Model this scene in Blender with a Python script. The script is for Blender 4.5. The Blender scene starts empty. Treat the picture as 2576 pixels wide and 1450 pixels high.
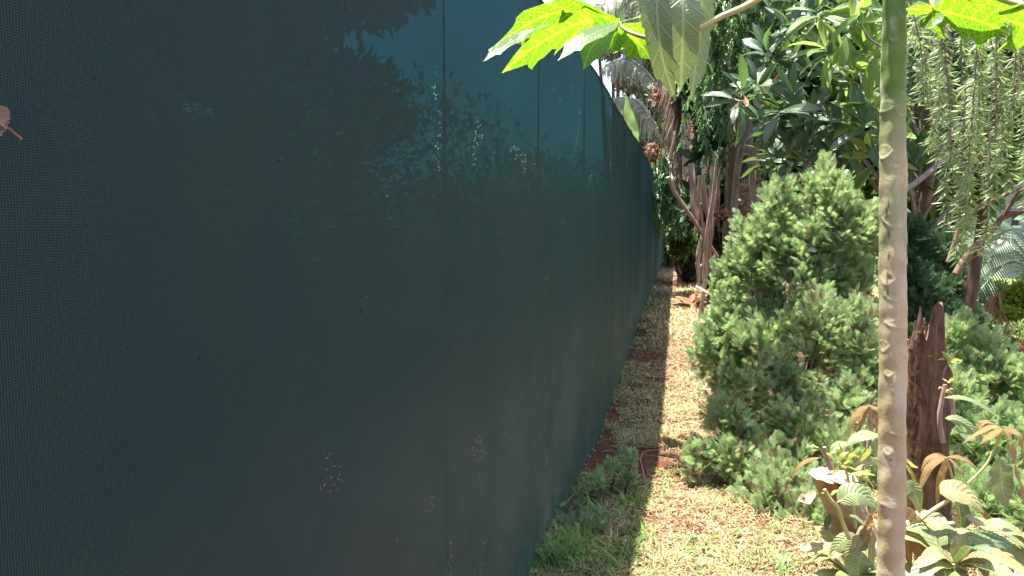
import bpy, math
import numpy as np
from mathutils import Vector, geometry
R = math.radians
rng = np.random.default_rng(7)
SC = bpy.context.scene
COL = SC.collection

# ------------------------------------------------------------------ camera, sky, sun, exposure
EYE, F, PITCH = 1.45, 1860.0, math.atan(160/1860.0)
cam = bpy.data.cameras.new("Camera"); camo = bpy.data.objects.new("Camera", cam); COL.objects.link(camo)
camo.location = (0, 0, EYE); camo.rotation_euler = (math.pi/2-PITCH, 0, 0)
cam.sensor_width = 36; cam.lens = 36*F/2576; cam.clip_start = 0.02; cam.clip_end = 600
SC.camera = camo
SUN_TO = Vector((-0.156, 0.10, 1.0)).normalized()          # direction towards the sun
EL = math.asin(SUN_TO.z); AZ = math.atan2(SUN_TO.x, SUN_TO.y)
W = bpy.data.worlds.new("World"); SC.world = W; W.use_nodes = True
nt = W.node_tree; nt.nodes.clear()
sky = nt.nodes.new('ShaderNodeTexSky'); sky.sky_type = 'NISHITA'; sky.sun_disc = False
sky.sun_elevation = EL; sky.sun_rotation = AZ; sky.dust_density = 2.5; sky.air_density = 1.0
bg = nt.nodes.new('ShaderNodeBackground'); bg.inputs[1].default_value = 0.115
wo = nt.nodes.new('ShaderNodeOutputWorld'); nt.links.new(sky.outputs[0], bg.inputs[0]); nt.links.new(bg.outputs[0], wo.inputs[0])
sl = bpy.data.lights.new("sun", 'SUN'); sl.energy = 5.0; sl.angle = R(0.6); sl.color = (1.0, 0.95, 0.86)
so = bpy.data.objects.new("sun", sl); COL.objects.link(so)
so.rotation_euler = SUN_TO.to_track_quat('Z', 'Y').to_euler(); so.location = (0, 0, 30)
SC.view_settings.view_transform = 'Standard'; SC.view_settings.look = 'None'
SC.view_settings.exposure = 2.05; SC.view_settings.gamma = 1.0
SC.render.engine = 'CYCLES'
SC.cycles.transparent_max_bounces = 24; SC.cycles.max_bounces = 7
SC.cycles.diffuse_bounces = 4; SC.cycles.glossy_bounces = 2; SC.cycles.transmission_bounces = 4
SC.cycles.caustics_reflective = False; SC.cycles.caustics_refractive = False

# ------------------------------------------------------------------ placing helpers
_c, _s = math.cos(PITCH), math.sin(PITCH)
def px(x, y, Y):
    "world point seen at photo position (x, y of a 2576 x 1450 frame), Y metres in front of the camera"
    dx = (x-1288)/F; dy = -(y-725)/F
    return np.array([dx*Y/(_c+dy*_s), Y, EYE+(-_s+dy*_c)*Y/(_c+dy*_s)])
def gz(Y):
    return np.interp(Y, [-5, 3, 6, 7.7, 9.9, 14.5, 24, 36, 60], [-.035, -.035, -.03, .01, .06, .11, .0, -.1, -.1])
def gp(x, y):
    "ground point seen at photo position"
    lo, hi = 1.5, 80.0
    for _ in range(50):
        m = (lo+hi)/2
        if px(x, y, m)[2] > gz(m): lo = m
        else: hi = m
    p = px(x, y, lo); p[2] = gz(lo); return p
def unit(v):
    v = np.asarray(v, float); return v/np.maximum(np.linalg.norm(v, axis=-1, keepdims=True), 1e-9)
def bez(pts, n):
    "smooth curve through control points (Catmull-Rom)"
    P = np.asarray(pts, float)
    if len(P) == 2: return P[0]+(P[1]-P[0])*np.linspace(0, 1, n)[:, None]
    Q = np.vstack([2*P[0]-P[1], P, 2*P[-1]-P[-2]]); out = []
    for t in np.linspace(0, len(P)-1-1e-9, n):
        i = int(t); u = t-i; a, b, c, d = Q[i:i+4]
        out.append(.5*((2*b)+(-a+c)*u+(2*a-5*b+4*c-d)*u*u+(-a+3*b-3*c+d)*u**3))
    return np.array(out)

class MB:
    "collects shapes and links them as ONE mesh object"
    def __init__(s): s.v = []; s.f = []; s.uv = []; s.mi = []; s.n = 0
    def add(s, v, f, uv=None, mi=0):
        v = np.asarray(v, float).reshape(-1, 3); f = np.asarray(f, int)
        if uv is None: uv = np.zeros((len(v), 2))
        s.v.append(v); s.f.append(f+s.n); s.uv.append(np.asarray(uv, float)); s.mi.append(np.full(len(f), mi)); s.n += len(v)
    def build(s, name, mats, parent=None, smooth=True):
        V = np.vstack(s.v); UV = np.vstack(s.uv)
        me = bpy.data.meshes.new(name)
        loops = np.concatenate([f.ravel() for f in s.f]); sizes = np.concatenate([np.full(len(f), f.shape[1]) for f in s.f])
        me.vertices.add(len(V)); me.vertices.foreach_set('co', V.astype('f').ravel())
        me.loops.add(len(loops)); me.loops.foreach_set('vertex_index', loops.astype('i'))
        me.polygons.add(len(sizes)); st = np.concatenate([[0], np.cumsum(sizes)[:-1]])
        me.polygons.foreach_set('loop_start', st.astype('i'))
        me.polygons.foreach_set('material_index', np.concatenate(s.mi).astype('i'))
        me.polygons.foreach_set('use_smooth', np.full(len(sizes), smooth))
        ul = me.uv_layers.new(name='UVMap'); ul.data.foreach_set('uv', UV[loops].astype('f').ravel())
        me.update(calc_edges=True); me.validate()
        if not isinstance(mats, (list, tuple)): mats = [mats]
        for m in mats: me.materials.append(m)
        o = bpy.data.objects.new(name, me); COL.objects.link(o)
        if parent is not None:
            o.parent = parent; o.location = -Vector(parent.location)
        return o
def tag(o, label=None, cat=None, group=None, kind=None):
    if label: o['label'] = label
    if cat: o['category'] = cat
    if group: o['group'] = group
    if kind: o['kind'] = kind
    return o
def thing(name, label, cat, loc=(0, 0, 0), group=None):
    o = bpy.data.objects.new(name, None); COL.objects.link(o); o.empty_display_size = .1
    o.location = Vector([float(a) for a in loc]); return tag(o, label, cat, group)

def grid_faces(n, m, wrap=False):
    i = np.arange(n-1)[:, None]; mm = m if wrap else m-1; j = np.arange(mm)[None]
    j2 = (j+1) % m
    return np.stack([i*m+j, i*m+j2, (i+1)*m+j2, (i+1)*m+j], -1).reshape(-1, 4)
def tube(mb, pts, rad, sides=8, mi=0, cap=True, rough=0.0, flat=1.0):
    P = np.asarray(pts, float); n = len(P); rad = np.broadcast_to(np.asarray(rad, float), (n,)) if np.ndim(rad) < 1 or len(rad) == n else np.interp(np.linspace(0, 1, n), np.linspace(0, 1, len(rad)), rad)
    T = unit(np.gradient(P, axis=0)); a = np.array([0, 0, 1.]) if abs(T[0][2]) < .8 else np.array([0, 1., 0])
    U = []; u = unit(np.cross(T[0], a))
    for t in T: u = unit(u-t*np.dot(u, t)); U.append(u)
    U = np.array(U); Vv = np.cross(T, U)
    th = np.linspace(0, 2*np.pi, sides, endpoint=False)
    r = rad[:, None]*(1+rough*rng.normal(size=(n, sides)))
    V = P[:, None]+U[:, None]*(np.cos(th)*r)[..., None]+Vv[:, None]*(np.sin(th)*r*flat)[..., None]
    L = np.concatenate([[0], np.cumsum(np.linalg.norm(np.diff(P, axis=0), axis=1))])
    uv = np.stack(np.broadcast_arrays(L[:, None], th[None]/6.283), -1).reshape(-1, 2)
    mb.add(V.reshape(-1, 3), grid_faces(n, sides, True), uv, mi)
    if cap:
        for e, rr in ((0, 1), (n-1, -1)):
            ring = V[e]; c = ring.mean(0); vs = np.vstack([ring, c]); k = np.arange(sides)
            mb.add(vs, np.stack([k, (k+1) % sides, np.full(sides, sides)], -1), np.zeros((sides+1, 2)), mi)
def strip(mb, spine, width, nh, na=3, fold=0.0, wave=0.0, wfreq=20., mi=0, curl=0.0):
    "leaf blade along a spine; width = full width, sampled profile or a shape name"
    P = np.asarray(spine, float); n = len(P); t = np.linspace(0, 1, n)
    T = unit(np.gradient(P, axis=0)); N = np.broadcast_to(np.asarray(nh, float), (n, 3)); S = unit(np.cross(N, T)); N = np.cross(T, S)
    v = np.linspace(-1, 1, na); w = np.asarray(width)[:, None]*.5
    off = fold*np.abs(v)[None]*w + curl*(v**2)[None]*w
    if wave: off = off+wave*w*np.abs(v)[None]*np.sin(wfreq*t+rng.uniform(0, 6))[:, None]*np.sign(v)[None]
    V = P[:, None]+S[:, None]*(w*v[None])[..., None]+N[:, None]*off[..., None]
    uv = np.stack(np.broadcast_arrays(t[:, None], (v[None]+1)/2), -1).reshape(-1, 2)
    mb.add(V.reshape(-1, 3), grid_faces(n, na), uv, mi)
def prof(n, kind='lance'):
    t = np.linspace(0, 1, n)
    if kind == 'lance': w = np.sin(np.pi*t**.8)**.8
    elif kind == 'obov': w = np.sin(np.pi*t**1.35)**.85
    elif kind == 'needle': w = np.minimum(1, np.minimum(t*6+.2, (1-t)*3))
    else: w = np.minimum(t*5, 1)*np.minimum((1-t)*2.2, 1)
    w[0] = max(w[0], .06); w[-1] = .03
    return w
# templates in unit space: x along, y across, z up
def leaf_t(n=5, na=3, width=.3, kind='lance', fold=.25, droop=.25, wave=0.):
    t = np.linspace(0, 1, n); mb = MB()
    sp = np.stack([t*(1-.15*droop*t), 0*t, -droop*t**2], -1)
    strip(mb, sp, prof(n, kind)*width, (0, 0, 1), na, fold, wave, 22.)
    return mb.v[0], mb.f[0], mb.uv[0]
def spray_t(seed=0, nb=9):
    r = np.random.default_rng(seed); V = []; Fc = []; UV = []
    def q(a, b, w):
        a = np.array(a, float); b = np.array(b, float); d = unit(b-a); s = np.array([-d[1], d[0], 0])
        k = len(V); V.extend([a-s*w*.5, a+s*w*.5, b]); Fc.append([k, k+1, k+2]); UV.extend([[0, 0], [0, 1], [1, .5]])
    q((0, 0, 0), (1, 0, 0), .03)
    for i in range(nb):
        s = .12+.8*i/nb; L = (.42*(1-s)+.13)*r.uniform(.8, 1.2)
        for sg in (-1, 1):
            a0 = R(r.uniform(30, 48))*sg; z = r.uniform(-.12, .16)
            b0 = np.array([s+r.uniform(-.02, .02), 0, 0]); e = b0+L*np.array([math.cos(a0), math.sin(a0), z])
            q(b0, e, .034)
            for k in (.3, .5, .7, .88):
                p = b0+(e-b0)*k; l2 = .11*(1.2-k*.5)
                for s2 in (-1, 1):
                    a1 = a0+s2*R(38); q(p, p+l2*np.array([math.cos(a1), math.sin(a1), z+r.uniform(-.4, .4)]), .03)
    return np.array(V), np.array(Fc), np.array(UV)
def inst(mb, tpl, pos, d, nh, sc, mi=0, scy=None):
    v, f, uv = tpl; pos = np.asarray(pos, float); N = len(pos); d = unit(d); nh = unit(nh)
    y = unit(np.cross(nh, d)); z = np.cross(d, y); sc = np.broadcast_to(sc, (N,))[:, None, None]; sy = 1 if scy is None else np.broadcast_to(scy, (N,))[:, None, None]
    V = pos[:, None]+sc*(v[None, :, 0:1]*d[:, None]+sy*v[None, :, 1:2]*y[:, None]+v[None, :, 2:3]*z[:, None])
    Fa = (f[None]+(np.arange(N)*len(v))[:, None, None]).reshape(-1, f.shape[1])
    mb.add(V.reshape(-1, 3), Fa, np.tile(uv, (N, 1)), mi)
def rdir(n): return unit(rng.normal(size=(n, 3)))

# ------------------------------------------------------------------ materials
class NT:
    def __init__(s, name):
        s.m = bpy.data.materials.new(name); s.m.use_nodes = True; s.t = s.m.node_tree; s.t.nodes.clear()
        s.out = s.n('OutputMaterial')
    def n(s, typ, ins=None, **kw):
        nd = s.t.nodes.new('ShaderNode'+typ)
        for k, v in kw.items(): setattr(nd, k, v)
        for k, v in (ins or {}).items(): s.set(nd.inputs[k], v)
        return nd
    def set(s, sock, v):
        if isinstance(v, bpy.types.Node): v = v.outputs[0]
        if isinstance(v, bpy.types.NodeSocket): s.t.links.new(v, sock)
        else:
            if isinstance(v, tuple) and len(v) == 3 and sock.type == 'RGBA': v = v+(1,)
            sock.default_value = v
    def math(s, op, a, b=0.0, c=0.0):
        return s.n('Math', {0: a, 1: b, 2: c}, operation=op).outputs[0]
    def noise(s, scale, vec=None, detail=3, rough=.5):
        nd = s.n('TexNoise', {'Scale': scale, 'Detail': detail, 'Roughness': rough})
        if vec is not None: s.set(nd.inputs['Vector'], vec)
        return nd.outputs[0]
    def mix(s, f, a, b, mode='MIX'):
        nd = s.n('Mix', data_type='RGBA', blend_type=mode); s.set(nd.inputs[0], f); s.set(nd.inputs[6], a); s.set(nd.inputs[7], b)
        return nd.outputs[2]
    def ramp(s, f, stops):
        nd = s.n('ValToRGB', {0: f}); e = nd.color_ramp.elements
        while len(e) < len(stops): e.new(.5)
        for k, (p, c) in enumerate(stops): e[k].position = p; e[k].color = tuple(c)+(1,) if not isinstance(c, (int, float)) else (c, c, c, 1)
        return nd.outputs[0]
    def mrange(s, f, a, b, c=0., d=1.):
        return s.n('MapRange', {0: f, 1: a, 2: b, 3: c, 4: d}).outputs[0]
    def pos(s, sx=1, sy=1, sz=1):
        tc = s.n('TexCoord'); return s.n('Mapping', {0: tc.outputs['Object'], 3: (sx, sy, sz)}).outputs[0]
    def surf(s, sh):
        s.set(s.out.inputs[0], sh); return s.m

def leafmat(name, cs, trans=(.2, .35, .03), tf=.35, rough=.45, spec=.4, vein=None, veinc=(.3, .4, .1), K=14, bump=.3):
    g = NT(name)
    rnd = g.n('NewGeometry').outputs['Random Per Island']
    n = len(cs); col = g.ramp(rnd, [((i+.5)/n, c) for i, c in enumerate(cs)])
    col = g.mix(g.mrange(g.noise(9, g.pos()), .35, .7, 0, .45), col, tuple(c*.55 for c in cs[0]))
    uvn = g.n('UVMap'); sp = g.n('SeparateXYZ', {0: uvn.outputs[0]})
    u, v = sp.outputs[0], sp.outputs[1]
    av = g.math('ABSOLUTE', g.math('SUBTRACT', v, .5))
    nrm = None
    if vein:
        ph = g.math('MULTIPLY', g.math('SUBTRACT', u, g.math('MULTIPLY', av, .35)), K*6.283)
        sn = g.math('SINE', ph)
        line = g.mrange(sn, .75, 1.0)
        mid = g.mrange(av, .02, .045, 1, 0)
        vm = g.math('MAXIMUM', g.math('MULTIPLY', line, .35*vein), g.math('MULTIPLY', mid, .8*vein))
        col = g.mix(vm, col, veinc)
        b = g.n('Bump', {'Strength': bump, 'Distance': .004, 'Height': sn}); nrm = b.outputs[0]
    p = g.n('BsdfPrincipled', {'Base Color': col, 'Roughness': rough, 'Specular IOR Level': spec})
    tr = g.n('BsdfTranslucent', {0: g.mix(.5, col, trans) if not vein else g.mix(vm, g.mix(.3, trans, col), veinc)})
    if nrm: g.set(p.inputs['Normal'], nrm)
    return g.surf(g.n('MixShader', {0: tf, 1: p, 2: tr}))
def barkmat(name, c1, c2, sc=(30, 30, 6), bump=.6, rough=.85, c3=None):
    g = NT(name); ps = g.pos(*sc)
    f = g.noise(1.0, ps, 6, .65); f2 = g.noise(4., g.pos(), 3)
    col = g.ramp(f, [(.35, c1), (.65, c2)])
    if c3: col = g.mix(g.mrange(f2, .5, .62), col, c3)
    b = g.n('Bump', {'Strength': bump, 'Distance': .01, 'Height': f})
    return g.surf(g.n('BsdfPrincipled', {'Base Color': col, 'Roughness': rough, 'Normal': b.outputs[0], 'Specular IOR Level': .25}))

M = {}
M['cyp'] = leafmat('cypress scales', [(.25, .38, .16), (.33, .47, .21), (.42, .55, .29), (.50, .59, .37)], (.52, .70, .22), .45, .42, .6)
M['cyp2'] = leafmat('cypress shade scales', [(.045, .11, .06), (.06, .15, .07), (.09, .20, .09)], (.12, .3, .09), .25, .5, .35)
M['cypdead'] = leafmat('cypress dead twigs', [(.22, .15, .09), (.30, .23, .13), (.16, .10, .06)], (.3, .2, .1), .2, .8, .2)
M['loqyoung'] = leafmat('young loquat leaf', [(.14, .24, .07), (.20, .32, .09), (.10, .19, .07)], (.50, .70, .10), .5, .36, .5, 1, (.12, .20, .06), 13, .4)
M['loq'] = leafmat('loquat leaf', [(.035, .08, .05), (.045, .10, .055), (.06, .12, .06), (.08, .16, .06)], (.20, .38, .06), .25, .30, .65, 1, (.16, .24, .10), 13, .5)
M['ash'] = leafmat('drooping leaf', [(.05, .12, .05), (.08, .17, .07), (.12, .22, .08)], (.2, .4, .07), .35, .38, .45)
M['bot'] = leafmat('bottlebrush leaf', [(.24, .34, .14), (.34, .44, .20), (.44, .52, .28), (.16, .25, .09)], (.45, .58, .18), .38, .4, .45)
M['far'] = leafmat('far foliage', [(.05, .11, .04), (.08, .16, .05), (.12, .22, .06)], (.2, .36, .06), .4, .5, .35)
M['farlight'] = leafmat('far pale foliage', [(.10, .18, .06), (.16, .26, .08), (.22, .30, .09)], (.32, .46, .1), .4, .5, .35)
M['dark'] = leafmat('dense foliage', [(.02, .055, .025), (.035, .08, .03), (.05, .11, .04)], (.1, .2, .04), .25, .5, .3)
M['lime'] = leafmat('lime hedge leaf', [(.24, .32, .03), (.32, .40, .04), (.18, .26, .04)], (.5, .6, .05), .4, .5, .3)
M['mango'] = leafmat('mango leaf', [(.14, .20, .07), (.19, .25, .10), (.24, .28, .12)], (.36, .46, .10), .25, .38, .5, 1, (.34, .38, .18), 11, .3)
M['mangodark'] = leafmat('deep mango leaf', [(.07, .12, .05), (.10, .16, .07)], (.22, .32, .07), .25, .38, .5, 1, (.28, .32, .15), 11, .3)
M['bronze'] = leafmat('bronze mango leaf', [(.34, .20, .08), (.40, .27, .09), (.36, .17, .11)], (.55, .36, .10), .35, .42, .4, 1, (.45, .38, .2), 14, .5)
M['sprout'] = leafmat('sprout leaf', [(.38, .42, .07), (.42, .40, .08)], (.6, .62, .1), .4, .45, .4)
M['tanleaf'] = leafmat('tan mango leaf', [(.27, .26, .11), (.31, .26, .12)], (.42, .40, .12), .25, .4, .45, 1, (.48, .44, .25), 10, .3)
M['cyc'] = leafmat('cycad leaflet', [(.13, .22, .12), (.18, .28, .16)], (.2, .4, .15), .25, .22, .8)
M['ban'] = leafmat('shredded banana leaf', [(.20, .23, .17), (.30, .32, .24), (.40, .41, .32), (.15, .18, .14)], (.42, .46, .28), .4, .45, .4)
M['bangreen'] = leafmat('fresh banana leaf', [(.25, .42, .12), (.30, .48, .15)], (.5, .75, .2), .5, .5, .3)
M['deadfrond'] = leafmat('dead frond', [(.30, .21, .15), (.38, .29, .21), (.22, .15, .10)], (.4, .28, .18), .25, .7, .2)
M['grass'] = leafmat('green grass', [(.10, .19, .05), (.14, .26, .06), (.20, .30, .08)], (.3, .45, .06), .35, .5, .35)
M['straw'] = leafmat('dry straw', [(.42, .30, .15), (.54, .42, .24), (.70, .60, .42), (.32, .19, .10), (.20, .24, .08), (.46, .31, .18)], (.5, .4, .2), .2, .75, .2)
M['litter'] = leafmat('fallen leaf', [(.28, .14, .08), (.36, .22, .13), (.20, .10, .06)], (.4, .2, .1), .15, .7, .25)
M['bark'] = barkmat('brown bark', (.045, .028, .02), (.12, .075, .05))
M['barkred'] = barkmat('reddish bark', (.065, .034, .020), (.17, .10, .058), (34, 34, 9), 1.0, .85, (.05, .028, .02))
M['barkgrey'] = barkmat('grey bark', (.16, .13, .11), (.30, .25, .21), (40, 40, 8), .5)
M['barktan'] = barkmat('reddish trunk bark', (.12, .078, .052), (.25, .17, .115), (25, 25, 4), .6)
M['stalk'] = barkmat('dry stalk', (.26, .18, .13), (.44, .34, .27), (60, 60, 3), .6)
M['palmbark'] = barkmat('palm bark', (.035, .026, .022), (.10, .075, .06), (8, 8, 26), 1.0)
M['sheath'] = barkmat('palm sheath', (.16, .10, .07), (.40, .30, .24), (10, 10, 22), .9, .8, (.08, .05, .04))
M['cutwood'] = barkmat('weathered cut wood', (.42, .25, .18), (.72, .62, .54), (40, 40, 40), .8)
M['stone'] = None

# ------------------------------------------------------------------ ground (red soil with thin straw)
g = NT('red soil')
P0 = g.pos()
n1 = g.noise(2.2, P0, 4); n2 = g.noise(45, P0, 4, .7); n3 = g.noise(9, P0, 3)
soil = g.ramp(n2, [(.3, (.07, .025, .017)), (.7, (.14, .055, .037))])
soil = g.mix(g.mrange(n3, .5, .75, 0, .35), soil, (.24, .11, .07))
b = g.n('Bump', {'Strength': .7, 'Distance': .02, 'Height': n2})
M['soil'] = g.surf(g.n('BsdfPrincipled', {'Base Color': soil, 'Roughness': .95, 'Specular IOR Level': .1, 'Normal': b.outputs[0]}))
g = NT('lawn'); P0 = g.pos()
lc = g.ramp(g.noise(6, P0, 5, .7), [(.3, (.10, .13, .04)), (.55, (.17, .21, .06)), (.75, (.24, .22, .10))])
M['lawn'] = g.surf(g.n('BsdfPrincipled', {'Base Color': lc, 'Roughness': .95, 'Specular IOR Level': .1}))
def snoise(x, y, k=0):
    return (np.sin(x*1.7+y*2.3+k)+np.sin(x*-3.1+y*1.3+2*k+1)+np.sin(x*.9-y*4.1+k*3)+.6*np.sin(6.3*x+5.1*y+k)+.5*np.sin(-9.2*x+8.1*y+k))/3
xs = np.concatenate([-np.geomspace(120, 3, 20), np.arange(-2.6, 6, .09), np.geomspace(6.2, 160, 26)])
ys = np.concatenate([-np.geomspace(60, 2, 12), np.arange(-1.5, 12, .09), np.geomspace(12.3, 260, 50)])
XX, YY = np.meshgrid(xs, ys); ZZ = gz(YY)+.012*snoise(XX*2.5, YY*2.5)+.006*snoise(XX*9, YY*9, 2)
mb = MB(); mb.add(np.stack([XX, YY, ZZ], -1).reshape(-1, 3), grid_faces(len(ys), len(xs)))
tag(mb.build('ground', M['soil']), kind='structure')
# the lawn beyond the shrubs, on the right
mb = MB(); lx = np.linspace(7.2, 60, 40); ly = np.linspace(6, 120, 60); LX, LY = np.meshgrid(lx, ly)
mb.add(np.stack([LX, LY, gz(LY)+.03+0*LX], -1).reshape(-1, 3), grid_faces(60, 40))
tag(mb.build('lawn', M['lawn']), kind='structure')

# ------------------------------------------------------------------ fence of green shade net
FP = np.array([(-1.66, -3.5), (-.60, .5), (.073, 3.03), (.133, 3.273), (.283, 3.847), (.421, 4.333), (.573, 4.914), (.804, 5.925), (1.204, 7.733),
               (1.676, 9.845), (2.73, 14.57), (4.456, 22.35), (7.376, 35.08)])
def fx(Y): return np.interp(Y, FP[:, 1], FP[:, 0])
Yc = np.concatenate([np.arange(-3.5, 9, .02), np.geomspace(9, 35.08, 320)]); H = 2.42
k = np.hanning(41); k /= k.sum()
Xc = fx(Yc); Xc[20:-20] = np.convolve(Xc, k, 'valid')
zr = np.linspace(0, 1, 44)
amp = np.interp(Yc, [-3.5, 2, 4.6, 5.4, 8, 35], [.004, .004, .010, .030, .055, .09])
wob = .35*np.sin(Yc*2.1)+.5*np.sin(Yc*4.7+1)+.5*np.sin(Yc*9.3+2)+.3*np.sin(Yc*15+.5)
dx = amp[:, None]*wob[:, None]*(.10+.90*np.sin(np.pi*zr)**.7)[None]
hem = (.003*np.sin(Yc*31)+.008*np.sin(Yc*6.3+1))*np.interp(Yc, [0, 6, 9], [1, 1, .4])
dx = dx+(hem*1.2)[:, None]*np.exp(-zr*18)[None]
zb = gz(Yc)-.004+hem*.5
Zc = zb[:, None]*(1-zr[None])+(gz(Yc)+.015+H)[:, None]*zr[None]
V = np.stack([Xc[:, None]+dx, np.broadcast_to(Yc[:, None], Zc.shape), Zc], -1)
Ls = np.concatenate([[0], np.cumsum(np.hypot(np.diff(Xc), np.diff(Yc)))])
UV = np.stack(np.broadcast_arrays(Ls[:, None], Zc), -1)
g = NT('green shade net')
sp = g.n('SeparateXYZ', {0: g.n('UVMap').outputs[0]}); u, v = sp.outputs[0], sp.outputs[1]
wu = g.math('SINE', g.math('MULTIPLY', u, 6.2832/.0036))
vv = g.math('ADD', g.math('MULTIPLY', v, 6.2832/.0030), g.math('MULTIPLY', wu, 1.1))
wv = g.math('SINE', vv)
wav = g.math('MULTIPLY', g.math('ADD', wu, 1.), g.math('ADD', wv, 1.))       # 0..4
uvv = g.n('UVMap').outputs[0]
# yarn density varies a little over the cloth, and a few clusters of tiny snags let light through
cl = g.noise(1.1, uvv, 3)
sn = g.n('TexVoronoi', {'Vector': uvv, 'Scale': 60.}, voronoi_dimensions='2D')
clus = g.noise(5.0, uvv, 2)
snag = g.math('MULTIPLY', g.mrange(sn.outputs['Distance'], .20, .12), g.mrange(clus, .625, .66))
thr = g.mrange(cl, .3, .7, 3.45, 3.2)
hole = g.mrange(wav, thr, g.math('ADD', thr, .5), .008, .8)
hole = g.math('MAXIMUM', hole, g.math('MULTIPLY', snag, .5))
lum = g.n('MapRange', {0: wav, 1: 0., 2: 3.2, 3: 1.55, 4: .35}).outputs[0]
dust = g.noise(3.0, uvv, 5, .65)
basec = g.mix(g.mrange(dust, .35, .75, 0, .6), (.016, .031, .031), (.034, .041, .033))
basec = g.mix(g.math('MULTIPLY', g.mrange(v, 1.15, -.4, 0, 1), g.mrange(g.noise(1.6, uvv, 5, .7), .25, .7)), basec, (.20, .155, .112))   # warm sun bounce off the soil, painted into the lower net colour
scr = g.n('Mapping', {0: uvv, 3: (14, 1.6, 1)})
smear = g.mrange(g.noise(1.0, scr.outputs[0], 4, .7), .68, .82, 0, .5)
basec = g.mix(smear, basec, (.07, .09, .085))
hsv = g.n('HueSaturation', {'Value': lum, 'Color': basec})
bmp = g.n('Bump', {'Strength': .5, 'Distance': .0015, 'Height': wav})
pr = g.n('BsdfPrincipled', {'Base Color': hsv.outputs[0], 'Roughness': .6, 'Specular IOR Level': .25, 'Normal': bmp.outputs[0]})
tl = g.n('BsdfTranslucent', {0: (.003, .030, .034)})
fib = g.n('MixShader', {0: .3, 1: pr, 2: tl})
tp = g.n('BsdfTransparent', {0: g.mix(snag, (.02, .54, .62), (.7, .62, .45))})
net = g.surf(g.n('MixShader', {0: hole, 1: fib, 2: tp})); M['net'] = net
hemM = NT('net hem'); M['hem'] = hemM.surf(hemM.n('BsdfPrincipled', {'Base Color': (.012, .022, .024), 'Roughness': .7}))
g = NT('pale tie'); M['tie'] = g.surf(g.n('BsdfPrincipled', {'Base Color': (.45, .47, .46), 'Roughness': .4}))
fence = thing('net_fence', 'tall dark green shade net fence running down the left side of the path', 'fence', (.073, 3.03, -.035))
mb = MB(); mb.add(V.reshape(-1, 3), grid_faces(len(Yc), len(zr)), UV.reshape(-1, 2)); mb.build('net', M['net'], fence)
mb = MB(); tube(mb, V[:, -1]+[0, 0, -.004], .006, 6); mb.build('top_hem', M['hem'], fence)
mb = MB(); tube(mb, V[:, 0]+[0, 0, .004], .004, 6); mb.build('bottom_hem', M['hem'], fence)
py = 2.2
while py < 34:
    if py < 16 or int(py/1.25) % 2 == 0:
        mb = MB(); x0 = fx(py)-.035-np.interp(py, [0, 8, 30], [0, .05, .12]); tube(mb, [(x0, py, gz(py)-.1), (x0-.003, py, gz(py)+1.2), (x0, py, gz(py)+2.39)], .0035+.0004*py, 7)
        mb.build('post', M['bark'], fence)
    py += 1.25
ly = 3.05
while ly < 6.2:
    i = int(np.argmin(abs(Yc-ly))); c0 = V[i, 0]+[.006, 0, .004]
    mb = MB(); tube(mb, bez([c0+[.0, 0, -.006], c0+[.010, .002, .003], c0+[.004, .0, .016], c0+[-.004, 0, .018]], 7), .0017, 5)
    tube(mb, [c0+[.006, 0, .008], c0+[.02, -.006, .013+.004*math.sin(ly*9)]], .0010, 4); mb.build('cable_tie', M['tie'], fence)
    ly += rng.uniform(.13, .2)

# ------------------------------------------------------------------ straw and grass on the path
bare = []
for (x0, x1, y0, y1) in [(1470, 1715, 1128, 1203), (1568, 1685, 880, 912), (1590, 1655, 833, 851), (1528, 1570, 1028, 1062), (1500, 1560, 1082, 1130), (1640, 1700, 955, 962), (1655, 1720, 700, 722), (1585, 1650, 806, 820), (1430, 1480, 1265, 1300)]:
    A = gp(x0, y1); B = gp(x1, y1); Cc = gp((x0+x1)/2, y0); Bb = gp(x1, y0)
    bare.append((A[0]-.03, min(B[0], Bb[0]), A[1], Cc[1], x0, x1, y0, y1))
def pixof(P):
    y = P[:, 1]; z = P[:, 2]-EYE; f = y*_c-z*_s; u = y*_s+z*_c
    return 1288+F*P[:, 0]/f, 725-F*u/f
def is_bare(P, soft=1.0):
    m = np.zeros(len(P), bool)
    for (a, b2, c, d, *_r) in bare:
        cx, cy, rx, ry = (a+b2)/2, (c+d)/2, (b2-a)/2*1.05, (d-c)/2*1.12
        e = np.abs((P[:, 0]-cx)/rx)**3+np.abs((P[:, 1]-cy)/ry)**3
        m |= e < 1+.7*snoise(P[:, 0]*22, P[:, 1]*22, a*9)
    return m
def ground_pts(n, y0, y1, xmax):
    Y = (rng.uniform(0, 1, n)*(y1**-1-y0**-1)+y0**-1)**-1 if y0 > 0 else rng.uniform(y0, y1, n)
    X = fx(Y)+rng.uniform(-.02, 1, n)*(xmax-fx(Y))
    return np.stack([X, Y, gz(Y)+.012*snoise(X*2.5, Y*2.5)+.006*snoise(X*9, Y*9, 2)], -1)
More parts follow.
